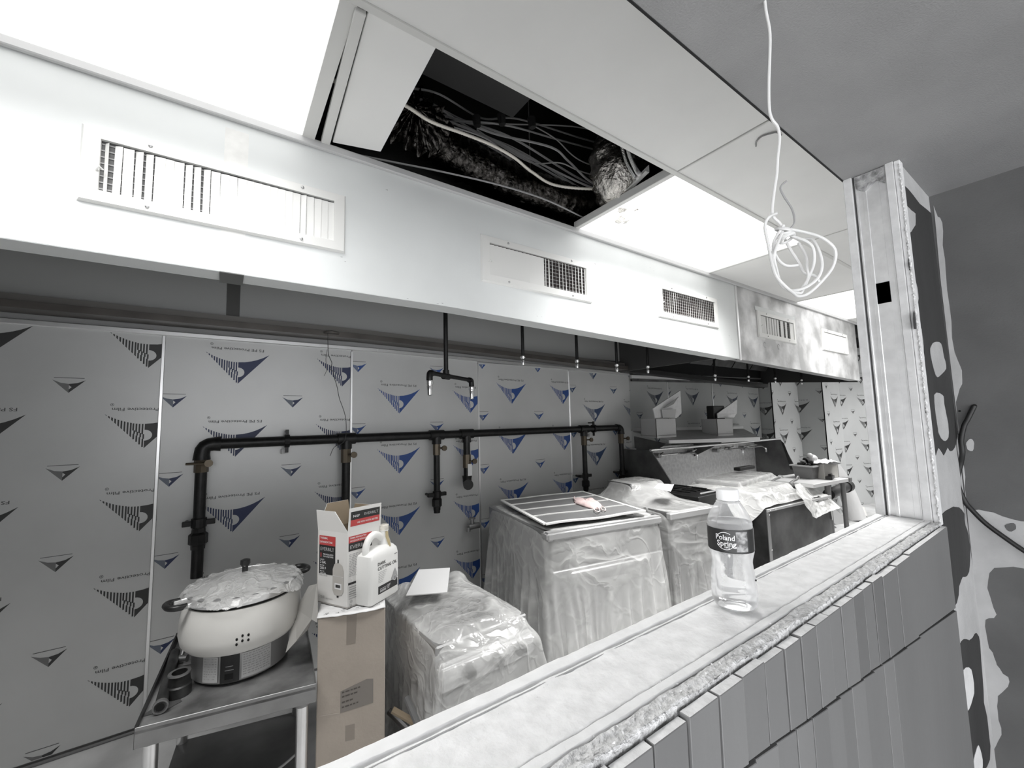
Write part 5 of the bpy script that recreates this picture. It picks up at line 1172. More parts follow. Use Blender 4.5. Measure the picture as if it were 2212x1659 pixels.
#%%PART5
# ---------------------------------------------------------------- second wrapped cabinet
aT = math.radians(-8); fr = FR((2.215, 1.555, 0), aT); wT, dT, zT = .425, .74, .79
t = thing('fryer_cabinet', 'narrower steel cabinet in clear plastic behind the water bottle', 'cabinet', (2.43, 1.9, 0))
b = MB(); b.X = fr; b.box((0, .02, .1), (wT, dT, zT)); b.build('cabinet_body', mat('cab_steel2', .24, .38, .8, .2, 3), t, bevel=.006)
b = MB(); b.X = fr; b.box((.02, 0, .12), (wT/2-.004, .02, zT-.08)); b.build('door', MATS['cab_steel2'], t, bevel=.003)
b = MB(); b.X = fr; b.box((wT/2+.004, 0, .12), (wT-.02, .02, zT-.08)); b.build('door', MATS['cab_steel2'], t, bevel=.003)
b = MB(); b.X = fr; b.box((-.003, -.01, zT-.04), (wT+.003, .03, zT)); b.build('top_bullnose', mat('cab_door', .55), t, bevel=.006)
for u in (.04, wT-.04):
    for v in (.06, dT-.05): b = MB(); b.X = fr; b.cyl((u, v, 0), (u, v, .1), .02, 10); b.build('leg', dark_steel, t)
rb = (.08, .40, .40, .66, zT, zT+.115)
b = MB(); b.X = fr; b.hexa([(rb[0], rb[2]-.05, zT), (rb[1], rb[2]-.05, zT), (rb[1], rb[3], zT), (rb[0], rb[3], zT), (rb[0], rb[2]+.02, rb[5]), (rb[1], rb[2]+.02, rb[5]-.03), (rb[1], rb[3], rb[5]-.03), (rb[0], rb[3], rb[5])]); b.build('raised_back', mat('cab_steel2', .3), t, bevel=.004)
G = drape((2.215, 1.555), aT, (1.15, 1.55), (90, 116), [(0, wT, 0, dT, 0, zT), rb], zT+.24, steps=115, iters=15, crumple=.07, seed=31, off=(wT/2, dT/2-.10))
o = sheet_mb(G).build('plastic_wrap', poly_thin, smooth='all', kind='open', subsurf=1); tag(o, 'clear plastic sheet over the narrow cabinet behind the bottle, peaked over its raised back', 'plastic sheet')
zz = zT+.135; b = MB(); q = [PZ(1412, 1055, zz-.02), PZ(1449, 1062, zz-.03), PZ(1456, 1047, zz-.01), PZ(1422, 1045, zz)]
b.slab(q, (0, 0, .002)); tag(b.build('paper_note', paper), 'small white paper note on the raised plastic right of the filter grille', 'paper')
# ---------------------------------------------------------------- black range between
t = thing('black_range', 'black open cooking range with dark grates between the wrapped cabinets and the bare steel one', 'range', (2.95, 2.0, 0))
fr = FR((2.76, 1.70, 0), math.radians(0)); wK, dK, zK = .27, .62, .80
b = MB(); b.X = fr; b.box((0, 0, .1), (wK, dK, zK)); b.build('range_body', mat('sooty_black', .02, .4, .3, .4, 8), t, bevel=.004)
for u in (.04, wK-.04):
    for v in (.05, dK-.05): b = MB(); b.X = fr; b.cyl((u, v, 0), (u, v, .1), .02, 10); b.build('leg', dark_steel, t)
b = MB(); b.X = fr; b.slab([(0, dK-.03, zK), (wK, dK-.03, zK), (wK, dK-.03, zK+.06), (0, dK-.03, zK+.06)], (0, .02, 0)); b.build('back_guard', MATS['sooty_black'], t)
for k in range(2):
    b = MB(); b.X = fr; u = .075+.13*k
    b.tube([(u-.04, .08, zK+.02), (u-.04, .5, zK+.02)], .007, 8); b.tube([(u+.04, .08, zK+.02), (u+.04, .5, zK+.02)], .007, 8); b.tube([(u-.05, .2, zK+.02), (u+.05, .2, zK+.02)], .007, 8); b.tube([(u-.05, .4, zK+.02), (u+.05, .4, zK+.02)], .007, 8); b.build('burner_grate', black_pipe, t)
b = MB(); a_ = PZ(1514, 1066, zK+.03); c_ = PZ(1562, 1056, zK+.03); b.tube([a_, c_], .006, 8); tag(b.build('metal_rod', strip_m, smooth=True), 'short bright metal rod lying on the black range left of the bottle cap', 'metal bar')
# crumpled dark tray under flat wrapped panel
def rumple(c, sx, sy, h, nm, m_, lab, cat, ang=0, seed=0, amp=.012, n=34, fq=16):
    fr = FR(c, ang); b = MB()
    def f(u, v):
        x = (u-.5)*sx; y = (v-.5)*sy; e = min(u, 1-u, v, 1-v)
        z = h*min(1, e*9)**.5+amp*noise.noise(V((x*fq, y*fq, seed)))+amp*.5*noise.noise(V((x*fq*2.6, y*fq*2.6, seed+4)))
        return fr @ V((x+amp*noise.noise(V((y*12, seed, 0))), y+amp*noise.noise(V((x*12, seed, 5))), z))
    b.grid(f, n, n); return tag(b.build(nm, m_, smooth='all', kind='open', subsurf=1), lab, cat)
# ---------------------------------------------------------------- bare steel cabinet
zS = .70
Sc, Sr = PZ(1655, 1100, zS), PZ(1735, 1082, zS); aS = math.atan2(Sr.y-Sc.y, Sr.x-Sc.x); fr = FR((Sc.x, Sc.y, 0), aS); wS, dS = .93, .66
fr_cab = fr
t = thing('steel_cabinet', 'bare smudged dark steel cabinet right of the bottle, plastic heaped on its top', 'cabinet', (3.6, 1.7, 0))
b = MB(); b.X = fr; b.box((0, 0, .05), (wS, dS, zS)); b.build('cabinet_body', smudge_steel, t, bevel=.004)
b = MB(); b.X = fr; b.box((-.006, -.012, zS-.02), (wS, -.0, zS)); b.build('top_trim', strip_m, t, bevel=.003)
b = MB(); b.X = fr; b.box((-.005, -.006, .06), (.03, .002, zS-.02)); b.build('corner_trim', mat('corner_steel', .32, .4, .8), t, bevel=.002)
for (u, z) in ((.012, zS-.04), (.012, zS-.28), (.03, zS-.012), (.10, zS-.012)):
    b = MB(); b.X = fr; b.sphere((u, -.012, z), .005, 6); b.build('rivet', chrome, t, smooth=True)
for u in (.05, wS-.05):
    for v in (.05, dS-.05): b = MB(); b.X = fr; b.cyl((u, v, 0), (u, v, .05), .02, 10); b.build('leg', dark_steel, t)
G = drape((Sc.x, Sc.y), aS, (1.15, 1.12), (94, 92), [(0, wS, 0, dS, 0, zS), (.02, .20, .05, .2, zS, zS+.09), (.40, .62, .05, .2, zS, zS+.05), (-.28, .22, .25, .6, 0, zS+.10), (.30, .72, .18, .5, zS, zS+.09), (.05, .2, .1, .25, zS, zS+.05)], zS+.2, steps=90, iters=13, crumple=.22, seed=41, off=(.40, .47))
o = sheet_mb(G).build('plastic_wrap', poly_dense, smooth='all', kind='open', subsurf=1); tag(o, 'thick milky plastic heap over the bare steel cabinet, one corner hanging down right', 'plastic sheet')
# hanging corner flap over the front right
pts = [PY(1716, 1046, 1.50), PY(1742, 1042, 1.52), PY(1760, 1052, 1.50), PY(1790, 1075, 1.38), PY(1815, 1095, 1.33), PY(1800, 1104, 1.32), PY(1778, 1112, 1.32), PY(1764, 1120, 1.32), PY(1756, 1116, 1.32), PY(1736, 1082, 1.36), PY(1722, 1072, 1.40)]
c = sum(pts, V((0, 0, 0)))/len(pts); b = MB(); n_ = 44
edge = []
for i in range(n_):
    k = i/n_*len(pts); i0 = int(k); f_ = k-i0; edge.append(pts[i0].lerp(pts[(i0+1) % len(pts)], f_))
rg = 14; vs = []
for r in range(rg+1):
    for j in range(n_):
        p = c.lerp(edge[j], r/rg); nn = noise.noise(p*14+V((3, 0, 0)))*.03+noise.noise(p*40)*.008; vs.append(p+V((-.3, -.9, .2))*nn)
b.add(vs, [(r*n_+j, r*n_+(j+1) % n_, (r+1)*n_+(j+1) % n_, (r+1)*n_+j) for r in range(rg) for j in range(n_)])
tag(b.build('plastic_flap', poly_dense, smooth='all', kind='open', subsurf=1), 'pointed milky plastic flap hanging off the right end of the steel cabinet', 'plastic sheet')
t0_cab = bpy.data.objects['steel_cabinet']
# two wrapped flat panels stacked behind
t_ = PZ(1620, 1028, .83)
for k, (z, dx, m_, lab) in enumerate(((.775, 0, mat('panel_board', .22, .6), 'grey flat panel, lower of the two stacked behind the steel cabinet'), (.805, .06, mat('panel_board2', .42, .5), 'pale flat panel, upper of the two stacked behind the steel cabinet'))):
    b = MB(); b.X = FR((3.62+dx, 1.93, z), math.radians(6)); b.box((-.36, -.17, 0), (.40, .17, .024)); tag(b.build('flat_panel', m_, bevel=.003), lab, 'panel', 'flat panels behind the steel cabinet')
G = drape((3.70, 1.92), .1, (.95, .5), (64, 40), [(-.36, .40, -.17, .17, 0, .838)], .88, steps=50, iters=10, crumple=.12, seed=51, off=(.02, 0), floor=.772)
o = sheet_mb(G).build('plastic_wrap', poly_bag, smooth='all', kind='open', subsurf=1); tag(o, 'clear plastic over the two flat panels stacked in front of the sink', 'plastic sheet')
b = MB(); b.X = FR((4.05, 2.0, .86), 0); b.box((-.16, -.03, 0), (.12, .03, .03)); tag(b.build('black_bar', rubber, bevel=.004), 'short black bar lying on the wrapped flat panels under the sink rail', 'bar')
b = MB(); b.X = fr_cab; b.box((.08, .36, zS), (wS-.02, .64, .773)); b.build('rear_riser', MATS['cab_steel2'], t0_cab, bevel=.004)
# two hand tools with ring handles on the plastic
for k, (x, y, dx) in enumerate(((1668, 1042, 30), (1708, 1046, 24))):
    zt_ = zS+.085; t = thing('hand_tool', ['left of two worn ring-handled hand tools lying on the milky plastic', 'right one of two worn ring-handled hand tools, with upright black ring'][k], 'hand tool', PZ(x, y, zt_))
    a_ = PZ(x, y, zt_); e_ = PZ(x+dx*.55, y-10, zt_+.02); r_ = e_+(e_-a_).normalized()*.03
    b = MB(); b.tube([a_, a_.lerp(e_, .5)+V((0, 0, .006)), e_], [.017, .013, .009], 8); b.build('jaw', mat('worn_metal', .3), t, smooth=True)
    d = (e_-a_).normalized(); s_ = V((0, 0, 1)) if k else V((-d.y, d.x, .6)).normalized()
    b = MB(); b.tube([r_+d*math.cos(a)*.034+s_*math.sin(a)*.020 for a in [i*pi/10 for i in range(20)]], .005, 8, closed=True); b.build('ring_handle', mat('tool_dark', .05 if k else .35, .4), t, smooth=True)
# small framed card wedged behind bottle
pp_ = [PX(x, y, Sc.x-.006) for x, y in ((1612, 1232), (1621, 1236), (1621, 1207), (1612, 1206))]
b = MB(); b.slab(pp_, (.004, 0, 0)); b.build('rating_plate', mat('plate_grey', .5, .4, .5), t0_cab, bevel=.001)
# ---------------------------------------------------------------- sink with splash, rail and faucets
t = thing('dish_sink', 'long stainless dish sink with high back splash and sloped side panels under the wall shelf', 'sink', (4.2, 2.4, 0))
YS = 2.30
r0, r1 = PY(1405, 973, YS), PY(1685, 948, YS); rz = (r0.z+r1.z)/2
r0.z = PY(1405, 973, YS).z; r1.z = PY(1685, 948, YS).z
b = MB(); b.cyl(r0, r1, .012, 12); b.build('top_rail', chrome, t, smooth=True)
b = MB(); b.slab([(r0.x+.02, 2.60, .60), (r1.x, 2.60, .60), (r1.x, 2.60, r1.z-.005), (r0.x+.02, 2.60, r0.z-.005)], (0, .02, 0)); b.build('back_splash', sink_m, t)
sl = [V((r0.x, 2.62, r0.z+.0)), V((r0.x, YS, r0.z)), PY(1427, 1042, 2.12), V((r0.x, 2.12, .5)), V((r0.x, 2.62, .5))]
sl[2].x = r0.x; 
b = MB(); b.prism(sl, (.012, 0, 0)); b.build('side_panel', mat('side_steel', .13, .45, .6, .3, 5), t)  # dark tone stands for shade on the side panel faces
sr = [V((r1.x, 2.60, r1.z)), V((r1.x, YS, r1.z)), V((r1.x, 2.16, .74)), V((r1.x, 2.16, .5)), V((r1.x, 2.60, .5))]
b = MB(); b.prism(sr, (.012, 0, 0)); b.build('side_panel', MATS['side_steel'], t)
b = MB(); b.slab([(r1.x-.002, 2.29, r1.z-.02), (r1.x-.002, 2.26, r1.z-.05), (r1.x-.002, 2.17, .72), (r1.x-.002, 2.21, .72)], (-.004, 0, 0)); b.build('panel_edge', mat('edge_dark', .02, .5), t)
b = MB(); b.box((r0.x+.03, 2.14, .60), (r1.x-.01, 2.60, .62)); b.build('sink_deck', sink_m, t, bevel=.004)
b = MB(); b.box((r0.x+.03, 2.12, .55), (r1.x-.01, 2.145, .64)); b.build('front_rim', mat('side_steel', .13), t, bevel=.006)
for u in (.25, .5, .75):
    x = r0.x+(r1.x-r0.x)*u; b = MB(); b.box((x-.28, 2.18, .36), (x+.28, 2.5, .598)); b.build('basin', MATS['cab_steel2'], t, bevel=.02, seg=2)
for x in (r0.x+.1, r1.x-.1):
    for y in (2.2, 2.55): b = MB(); b.cyl((x, y, 0), (x, y, .6), .02, 10); b.build('leg', alu, t, smooth=True)
def faucet(x0, x1, y_px, lab, sp=True):
    a = PY(x0, y_px[0], 2.56); c = PY(x1, y_px[1], 2.56); t = thing('wall_faucet', lab, 'faucet', a.lerp(c, .5), 'faucets on the sink splash')
    b = MB(); b.cyl(a, c, .010, 10); b.build('bar', chrome, t, smooth=True)
    for p in (a, c):
        b = MB(); b.cyl(p+V((0, .042, 0)), p+V((0, -.02, 0)), .024, 14); b.build('valve_body', mat('tarnished', .35, .3, .9), t, smooth=True)
        b = MB(); b.cyl(p+V((0, -.0, .0)), p+V((.02, -.045, .03)), .009, 8); b.build('lever', chrome, t, smooth=True)
    m_ = a.lerp(c, .55); b = MB(); b.tube(spline([m_, m_+V((.0, -.06, .0)), m_+V((.02, -.16, .015)), m_+V((.02, -.20, -.01)), m_+V((.02, -.205, -.05))], 5), .008, 8); b.build('spout', chrome, t, smooth=True)
faucet(1422, 1494, (984, 976), 'left chrome wall faucet on the sink splash, below the white box')
faucet(1548, 1575, (973, 969), 'middle chrome wall faucet, right of the dark shelf bracket')
a = PY(1606, 966, 2.56)
faucet(1604, 1622, (967, 965), 'right chrome wall faucet with long thin spout near the slanted side panel')
b = MB(); b.tube([a, PY(1648, 959, 2.5), PY(1656, 961, 2.48), PY(1659, 968, 2.48)], .007, 8); tag(b.build('rinse_arm', chrome, smooth=True), 'long thin chrome rinse arm at the right end of the sink splash', 'faucet')
# ---------------------------------------------------------------- wall shelf with two boxes
t = thing('wall_shelf', 'grey steel wall shelf above the sink, holding two open white boxes', 'shelf', (4.2, 2.4, 1.16))
f0, f1 = PY(1366, 957, 2.24), PY(1641, 944, 2.24); k0, k1 = PY(1364, 932, 2.625), PY(1606, 926, 2.625)
k0.x = 3.24; f0.x = 3.235
b = MB(); b.slab([f0, f1, k1, k0], (0, 0, -.006)); b.build('shelf_top', mat('shelf_grey', .36, .5, .4, .1, 8), t)
b = MB(); b.slab([f0+V((0, -.003, 0)), f1+V((0, -.003, 0)), f1+V((0, -.003, -.045)), f0+V((0, -.003, -.028))], (0, .006, 0)); b.build('shelf_lip', mat('lip_pale', .6, .4, .4), t)
b = MB(); b.slab([k0+V((0, 0, 0)), k1, k1+V((0, 0, .03)), k0+V((0, 0, .03))], (0, .006, 0)); b.build('back_upstand', mat('lip_pale', .6), t)
for px in (1517, 1362):
    x = PY(px, 965, 2.5).x; x = max(x, 3.24); zf = f0.z+(f1.z-f0.z)*(x-f0.x)/(f1.x-f0.x)
    b = MB(); b.prism([(x, 2.62, 1.19), (x, 2.28, zf-.03), (x, 2.30, zf-.05), (x, 2.60, zf-.20), (x, 2.62, zf-.20)], (.012, 0, 0)); b.build('bracket', mat('side_steel', .13), t)
def zsh(x, y): u = (x-f0.x)/(f1.x-f0.x); zf = f0.z+(f1.z-f0.z)*u; zk = k0.z+(k1.z-k0.z)*u; return zf+(zk-zf)*(y-2.24)/.385
def shelf_box(pf, lab, labf, flapq, w_, h_px, prt):
    # pf: px of front-left bottom corner, front-right bottom, back-left bottom
    Y0 = 2.33; A_ = PY(*pf[0], Y0); B2 = PY(*pf[1], Y0); top = PY(*pf[2], Y0).z; z0 = zsh((A_.x+B2.x)/2, Y0)+.002; dep = .17
    t = thing('white_box', lab, 'box', (A_.x, Y0, z0), 'open boxes on the wall shelf')
    b = MB()
    b.box((A_.x, Y0, z0), (B2.x, Y0+.004, top)); b.build('front_panel', mat('box_grey', .50, .7), t)
    b = MB(); b.slab([(A_.x, Y0, z0), (A_.x, Y0+dep, z0+.018), (A_.x, Y0+dep, top+.002), (A_.x, Y0, top)], (.004, 0, 0)); b.build('side_panel', mat('box_grey_side', .42, .7), t)
    b = MB(); b.box((B2.x-.004, Y0, z0+.0), (B2.x, Y0+dep, top)); b.build('side_panel', MATS['box_grey_side'], t)
    b = MB(); b.box((A_.x, Y0+dep-.004, z0+.02), (B2.x, Y0+dep, top)); b.build('back_panel', MATS['box_grey_side'], t)
    b = MB(); b.box((A_.x, Y0, z0+.02), (B2.x, Y0+dep, z0+.024)); b.build('bottom_panel', MATS['box_grey_side'], t)
    q = [PY(*p, Y0+.02+.01*i) for i, p in enumerate(flapq)]
    b = MB(); b.prism(q, (0, .012, 0)); o = b.build('foam_insert', mat('insert_pale', .72, .75, 0, .05, 20), bevel=.003); tag(o, labf, 'foam insert', 'slanted inserts in the shelf boxes')
    return o, Y0
o1, Y0 = shelf_box(((1419, 949), (1462, 945), (1419, 905)), 'open white box on the wall shelf, left one', 'slanted white foam insert rising from the left shelf box', [(1416, 904), (1411, 882), (1470, 843), (1473, 893), (1462, 903)], .2, 0, 0)
q = [PY(*p, Y0+.03) for p in [(1429, 882), (1463, 857), (1452, 873), (1434, 882)]]; b = MB(); b.prism([p+V((0, -.016, 0)) for p in q], (0, .004, 0)); b.build('hollow', mat('insert_dark', .3, .8), o1)
q = [PY(*p, Y0+.03) for p in [(1426, 885), (1457, 884), (1455, 903), (1429, 903)]]; b = MB(); b.prism([p+V((0, -.016, 0)) for p in q], (0, .004, 0)); b.build('recess', mat('insert_mid', .48, .8), o1)
shelf_box(((1551, 943), (1585, 941), (1551, 905)), 'open white box on the wall shelf, right one', 'plain slanted white foam insert rising from the right shelf box', [(1551, 903), (1550, 893), (1593, 862), (1592, 893), (1586, 902)], .2, 0, 0)
q = PY(1545, 893, 2.42); b = MB(); b.box((q.x-.1, 2.38, q.z-.07), (q.x+.12, 2.46, q.z+.08)); tag(b.build('black_case', rubber, bevel=.006), 'black case sticking up inside the right shelf box', 'case')
# long light strip on the wall beneath the steel hood
a, c = PY(1360, 812, 2.62), PY(1662, 824, 2.62); a.x = max(a.x, 3.25)
t = thing('wall_strip', 'long pale metal strip with tubes on the wall under the steel hood', 'metal strip', (a+c)/2)
b = MB(); b.slab([a+V((0, 0, -.022)), c+V((0, 0, -.022)), c+V((0, 0, .012)), a+V((0, 0, .012))], (0, .03, 0)); b.build('strip_body', mat('pale_metal', .72, .4, .2), t, bevel=.003)
b = MB(); b.cyl(a+V((0, -.012, .03)), c+V((0, -.012, .03)), .013, 10); b.build('upper_tube', mat('dull_nickel', .3), t, smooth=True)
b = MB(); b.slab([a+V((0, -.002, -.05)), c+V((-.6, -.002, -.05)), c+V((-.6, -.002, -.03)), a+V((0, -.002, -.03))], (0, .02, 0)); b.build('lower_flange', mat('side_steel', .13), t)
# ---------------------------------------------------------------- far table with basket, carton, pipe
zF = .80
e = PZ(1833, 1033, zF)
t = thing('far_table', 'narrow steel topped table at the far end carrying the basket of fittings', 'table', (4.2, 1.6, 0))
fr = FR((e.x, e.y, 0), math.radians(-6))
b = MB(); b.X = fr; b.box((-.58, 0, zF-.03), (0, .42, zF)); b.build('table_top', mat('pale_top', .62, .5, .3), t, bevel=.003)
b = MB(); b.X = fr; b.box((0, -.01, zF-.03), (.04, .43, zF+.004)); b.build('end_rail', mat('rail_grey', .2, .5, .4), t, bevel=.003)
for u, v in ((-.30, .03), (-.02, .38), (-.30, .38)):
    b = MB(); b.X = fr; b.cyl((u, v, 0), (u, v, zF-.03), .022, 10); b.build('leg', mat('rail_grey', .2), t, smooth=True)
b = MB(); b.X = fr; b.cyl((-.04, .03, .25), (-.04, .03, zF-.03), .018, 10); b.build('leg', MATS['rail_grey'], t, smooth=True)
b = MB(); a_, c_ = PZ(1790, 1068, .66), PZ(1826, 1052, .66); b.cyl(a_, c_, .045, 16); tag(b.build('black_duct', rubber, smooth=True), 'fat black hose hanging under the far table top', 'hose')
b = MB(); dd = (c_-a_).normalized(); b.cyl(c_, c_+dd*.10, .055, 16); tag(b.build('duct_collar', rubber, smooth=True), 'round black collar at the right end of the fat black hose', 'hose fitting')
q0_, q1_ = PZ(1714, 1030, zF), PZ(1758, 1040, zF)
t = thing('fitting_basket', 'grey plastic basket heaped with pipe fittings on the far table', 'basket', PZ(1745, 1035, zF))
c = PZ(1751, 1031, zF+.002); fr = FR(c, math.radians(-8)); b = MB(); b.X = fr
w0, w1, d0_, d1_, hh = .105, .125, .07, .085, .115
def rr(w_, d_, z): return [(-w_, -d_, z), (w_, -d_, z), (w_, d_, z), (-w_, d_, z)]
vs = rr(w0, d0_, 0)+rr(w1, d1_, hh)+rr(w1-.006, d1_-.006, hh)+rr(w0-.004, d0_-.004, .006)
b.add(vs, [(i*4+k, i*4+(k+1) % 4, (i+1)*4+(k+1) % 4, (i+1)*4+k) for i in range(3) for k in range(4)]+[(3, 2, 1, 0), (12, 13, 14, 15)]); b.build('basket_body', mat('basket_grey', .16, .5), t)
b = MB(); b.X = fr
for s in (0,): 
    o_ = rr(w1+.012, d1_+.012, hh-.012)+rr(w1+.012, d1_+.012, hh)+rr(w1, d1_, hh)+rr(w1, d1_, hh-.012); b.add(o_, [(i*4+k, i*4+(k+1) % 4, ((i+1) % 4)*4+(k+1) % 4, ((i+1) % 4)*4+k) for i in range(4) for k in range(4)])
b.build('basket_rim', mat('basket_rim', .42, .5), t)
rs = random.Random(17)
for k in range(16):
    p = fr @ V((rs.uniform(-.09, .09), rs.uniform(-.05, .05), hh+rs.uniform(-.01, .035))); a1_ = rs.uniform(0, pi); d = V((math.cos(a1_), math.sin(a1_), rs.uniform(-.4, .6))).normalized()
    r = rs.uniform(.010, .018); L_ = rs.uniform(.03, .05); b = MB(); b.tube([p-d*L_/2, p+d*L_/2], r, 10, caps=False); b.tube([p-d*L_/2, p+d*L_/2], r*.65, 10, caps=True)
    tag(b.build('pipe_fitting', rs.choice([black_pipe, MATS['grimy_iron'], MATS['grimy_iron'], MATS['worn_metal']]), smooth=True), 'small dark pipe fitting in the heap inside the grey basket', 'pipe fitting', 'pipe fittings heaped in the grey basket')
p = fr @ V((.045, .0, hh+.045)); t_ = MB(); t_.sphere(p, .05, 12, (1.1, .9, .8)); t_.sphere(p+V((-.04, 0, .03)), .025, 8); tag(t_.build('crumpled_bag', mat('grey_bag', .42, .5, 0, .2, 30), smooth=True, kind='stuff'), 'round grey crumpled bag on top of the fittings basket', 'bag')
# carton on far table
c0, c1 = PZ(1780, 1032, zF), PZ(1815, 1030, zF)
t = thing('grey_carton', 'grey carton with slanted flap and papers on it, right of the fittings basket', 'box', c0)
zz0 = zF+.001; g_ = [PZ(1782, 1036, zz0), PZ(1812, 1031, zz0)]; zt1 = PX(1812, 999, g_[1].x).z
dn = V((.10, .16, 0)); b = MB(); b.prism([g_[0], g_[1], g_[1]+dn, g_[0]+dn], (0, 0, zt1-zz0)); b.build('carton_body', carton_g, t, bevel=.003)
tp = V((g_[1].x, g_[1].y, zt1)); b = MB(); b.prism([tp, g_[1]+V((.004, -.004, 0)), g_[1]+V((.13, -.03, 0)), tp+V((.02, 0, 0))], (0, .006, 0)); b.build('loose_flap', mat('pale_flap', .62, .8), t)
for k, (ox, w_, h_, m_, lab) in enumerate(((-.10, .24, .035, paper, 'rumpled white papers on the grey carton'), (-.16, .14, .016, rubber, 'black folder end beside the white papers on the carton'))):
    c_ = tp+V((ox, .06-.05*k, .002)); b = MB()
    b.grid(lambda u, v: c_+V(((u-.5)*w_, (v-.5)*.14, h_*(.3+.7*abs(noise.noise(V((u*4, v*4, k))))*2)*min(1, 6*min(u, 1-u, v, 1-v)))), 12, 8); tag(b.build('paper_bundle', m_, smooth='all', kind='open'), lab, 'papers')
b = MB(); q = PZ(1795, 1030, zF+.015); b.X = FR(q, .2); b.box((-.1, -.02, -.013), (.12, .03, .012)); b.box((-.05, -.01, .012), (.03, .02, .028)); tag(b.build('black_clamp', rubber, bevel=.003), 'flat black clamp tool lying on the far table before the grey carton', 'tool')
# rolled sheets leaning at far right, boards below the table
a_ = PZ(1852, 1124, .0); c_ = PX(1830, 1040, a_.x); c_.y = a_.y+.12
t = thing('foam_roll', 'tall white roll of sheet leaning behind the far table end, near the jamb', 'roll', a_)
b = MB(); b.tube([a_+V((0, 0, .004)), a_.lerp(c_, .5)+V((.01, 0, .01)), c_], [.10, .095, .085], 16); b.build('outer_roll', mat('roll_white', .66, .6, 0, .1, 8, stretch=(1, 1, .2)), t, smooth=True)
b = MB(); off = V((.16, .06, .004)); b.tube([a_+off, c_+off*.7], [.07, .06], 14); b.build('inner_roll', mat('roll_grey', .5, .6), t, smooth=True)
for (xa, ya, xb, yb, xt, yt, wd, m_, lab) in ((1806, 1134, 1838, 1128, 1826, 1085, 0, mat('board_grey', .34, .8), 'grey board leaning under the far table beside the white roll'), (1790, 1146, 1808, 1140, 1788, 1097, 0, mat('board_dark', .12, .8), 'darker narrow board leaning under the far table, left one')):
    p0, p1 = PZ(xa, ya, .0), PZ(xb, yb, .0); zt_ = PX(xt, yt, p1.x).z; lean = V((-.12, .2, zt_)); b = MB(); b.prism([p0, p1, p1+lean, p0+lean], (.0, .014, 0)); tag(b.build('leaning_board', m_, bevel=.002), lab, 'board')
b = MB(); a_ = PZ(1868, 1118, 0); b.tube([a_+V((0, 0, .002)), a_+V((.10, .05, .10))], .035, 10); tag(b.build('paper_tube', white_card, smooth=True), 'short white tube on the floor beside the jamb foot', 'tube')
# bits of debris along the far wall foot
rs = random.Random(9)
b = MB()
for k in range(26):
    p = PZ(1855+rs.uniform(-5, 22), 1078+rs.uniform(-3, 2), 0); r = rs.uniform(.01, .05)
    b.add([p+V((r*rs.uniform(-1, 1), r*rs.uniform(-1, 1), max(0, r*rs.uniform(-.1, .8)))) for _ in range(4)], [(0, 1, 2), (0, 2, 3), (0, 3, 1), (1, 3, 2)])
tag(b.build('floor_debris', MATS['dirty_plaster'], kind='stuff'), 'scattered plaster debris on the floor at the foot of the far wall', 'debris')
# junk on the floor between carton and range
t_ = MB(); rs = random.Random(19)
b = MB(); q = PZ(872, 1545, .30)
for k in range(3):
    a1_ = rs.uniform(0, pi); p = PZ(865+k*14, 1560-k*9, .25+.05*k); d = V((math.cos(a1_), math.sin(a1_), .5)).normalized()*.06
    b = MB(); b.tube([p-d, p+d], .012, 8); tag(b.build('floor_offcut', [dark_steel, carton_in, MATS['board_dark']][k], smooth=True), ['dark metal offcut in the gap right of the tall carton, lowest', 'brown offcut in the dark gap right of the tall carton', 'grey offcut standing in the gap nearest the wrapped range'][k], 'offcut')
# ---------------------------------------------------------------- water bottle on the sill
bc = PZ(1588, 1312, SILL); bx, by = bc.x, bc.y
t = thing('water_bottle', 'clear small water bottle with white cap and dark label standing on the dusty sill', 'bottle', (bx, by, SILL+.001))
hB = .150
C = V((bx, by, SILL+.002))
wob = lambda th, z: 1+.012*math.sin(5*th)*(1 if z < .02 else 0)
ks = 1.06
prof = [(.010, .004), (.018, .001), (.0245, .003), (.0268, .010), (.0260, .016), (.0270, .020), (.0260, .0245), (.0268, .029), (.0256, .0335), (.0262, .038), (.0248, .0425), (.0250, .047), (.0236, .0515), (.0238, .056), (.0230, .060), (.0242, .066), (.0260, .0725), (.0266, .0755), (.0260, .0775), (.0260, .1025), (.0266, .1045), (.0258, .1075), (.0264, .1105), (.0250, .117), (.0210, .126), (.0160, .134), (.0132, .1385), (.0128, .1405)]
prof = [(r*ks, z) for r, z in prof]
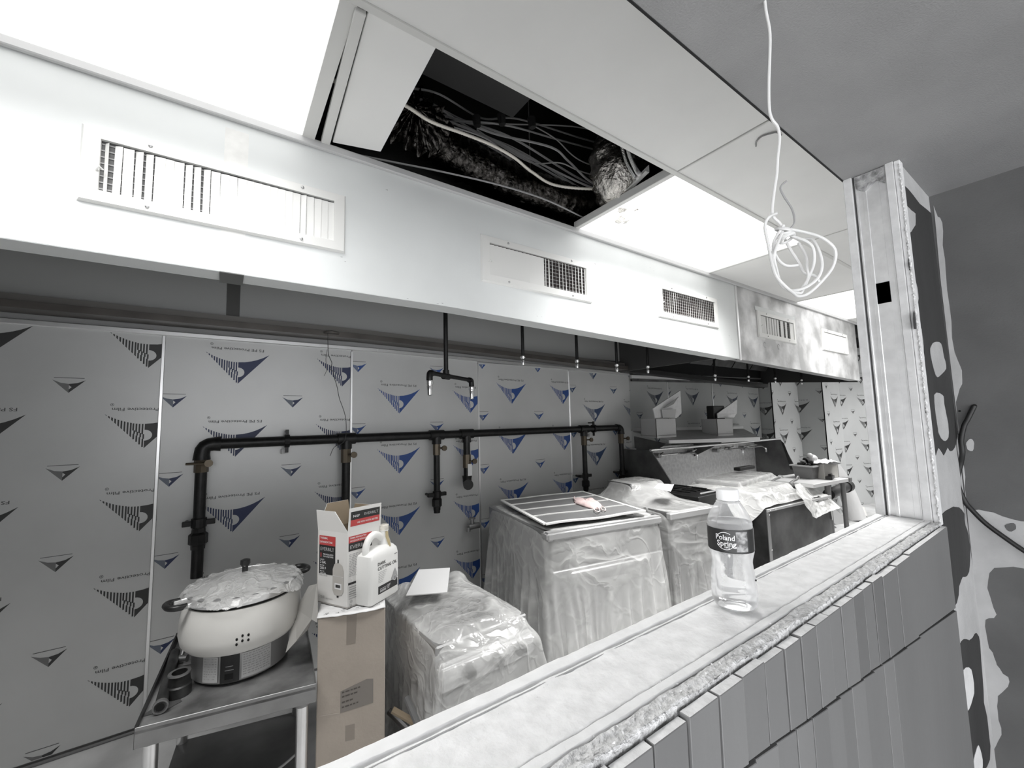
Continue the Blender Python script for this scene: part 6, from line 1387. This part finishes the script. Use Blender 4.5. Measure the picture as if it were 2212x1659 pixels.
b = MB(); b.lathe(prof, C, 56, fn=wob, caps=False); b.build('bottle_shell', pet_m, t, smooth=True, subsurf=1)
ins = [(max(.002, r-.0006), z+.0006) for r, z in prof if z < .112]+[(.0262*ks, .1128), (.001, .1128)]
b = MB(); b.lathe(ins, C, 56, fn=lambda th, z: wob(th, z)*(1+.006*math.sin(3*th+z*300))); b.build('water', water_m, t, smooth=True, subsurf=1)
b = MB(); b.lathe([(.0150, .137), (.0152, .1385), (.0140, .139)], C, 32); b.build('neck_ring', pet_m, t, smooth=True)
b = MB(); b.lathe([(.0136, .1405), (.0142, .1415), (.0142, .1525), (.0133, .1545), (.002, .1548)], C, 48, fn=lambda th, z: 1+.012*math.cos(th*36)*(1 if z < .152 else 0)); b.build('cap', cap_m, t, smooth=True)
RL = .0268*ks
b = MB(); b.lathe([(RL, .0765), (RL, .1055)], C, 64, caps=False); b.build('label', label_m, t, smooth=True, kind='open')
A0 = math.atan2(-(-bx), by) # direction towards the camera
A0 = math.atan2(0-bx, -(0-by))
def lab(off, da=0): return lambda u, v: C+V((math.sin(A0+da+u/RL)*(RL+off), -math.cos(A0+da+u/RL)*(RL+off), v))
P = Print(); subrect(P, .0065, .0785, .0215, .1035, 0, 8)
P.mb(lab(.0002)).build('label_picture', label_g, t, kind='open')
P = Print(); P.ring(-.0065, .0912, .0106, .0007, 0, 44, .95, pi-.55); P.ring(-.0065, .0912, .0106, .0007, 0, 44, pi+.4, 2*pi-.4)
P.text('Poland', -.0185, .0925, .0095, 0, fit=.0235); P.text('Spring', -.0170, .0848, .0095, 0, fit=.0235); P.text('1845', -.0080, .0822, .0030, 0, fit=.0065)
P.mb(lab(.0005)).build('label_text', paper, t, kind='open')
for z0_ in (.0762, .1050):
    P = Print(); subrect(P, -.032, z0_, .032, z0_+.0008, 0, 20); P.mb(lab(.0004)).build('label_border', black, t, kind='open')
b = MB(); b.sphere(C+V((.004, -.0262*ks, .040)), .0012, 6); b.build('dark_speck', black, t)
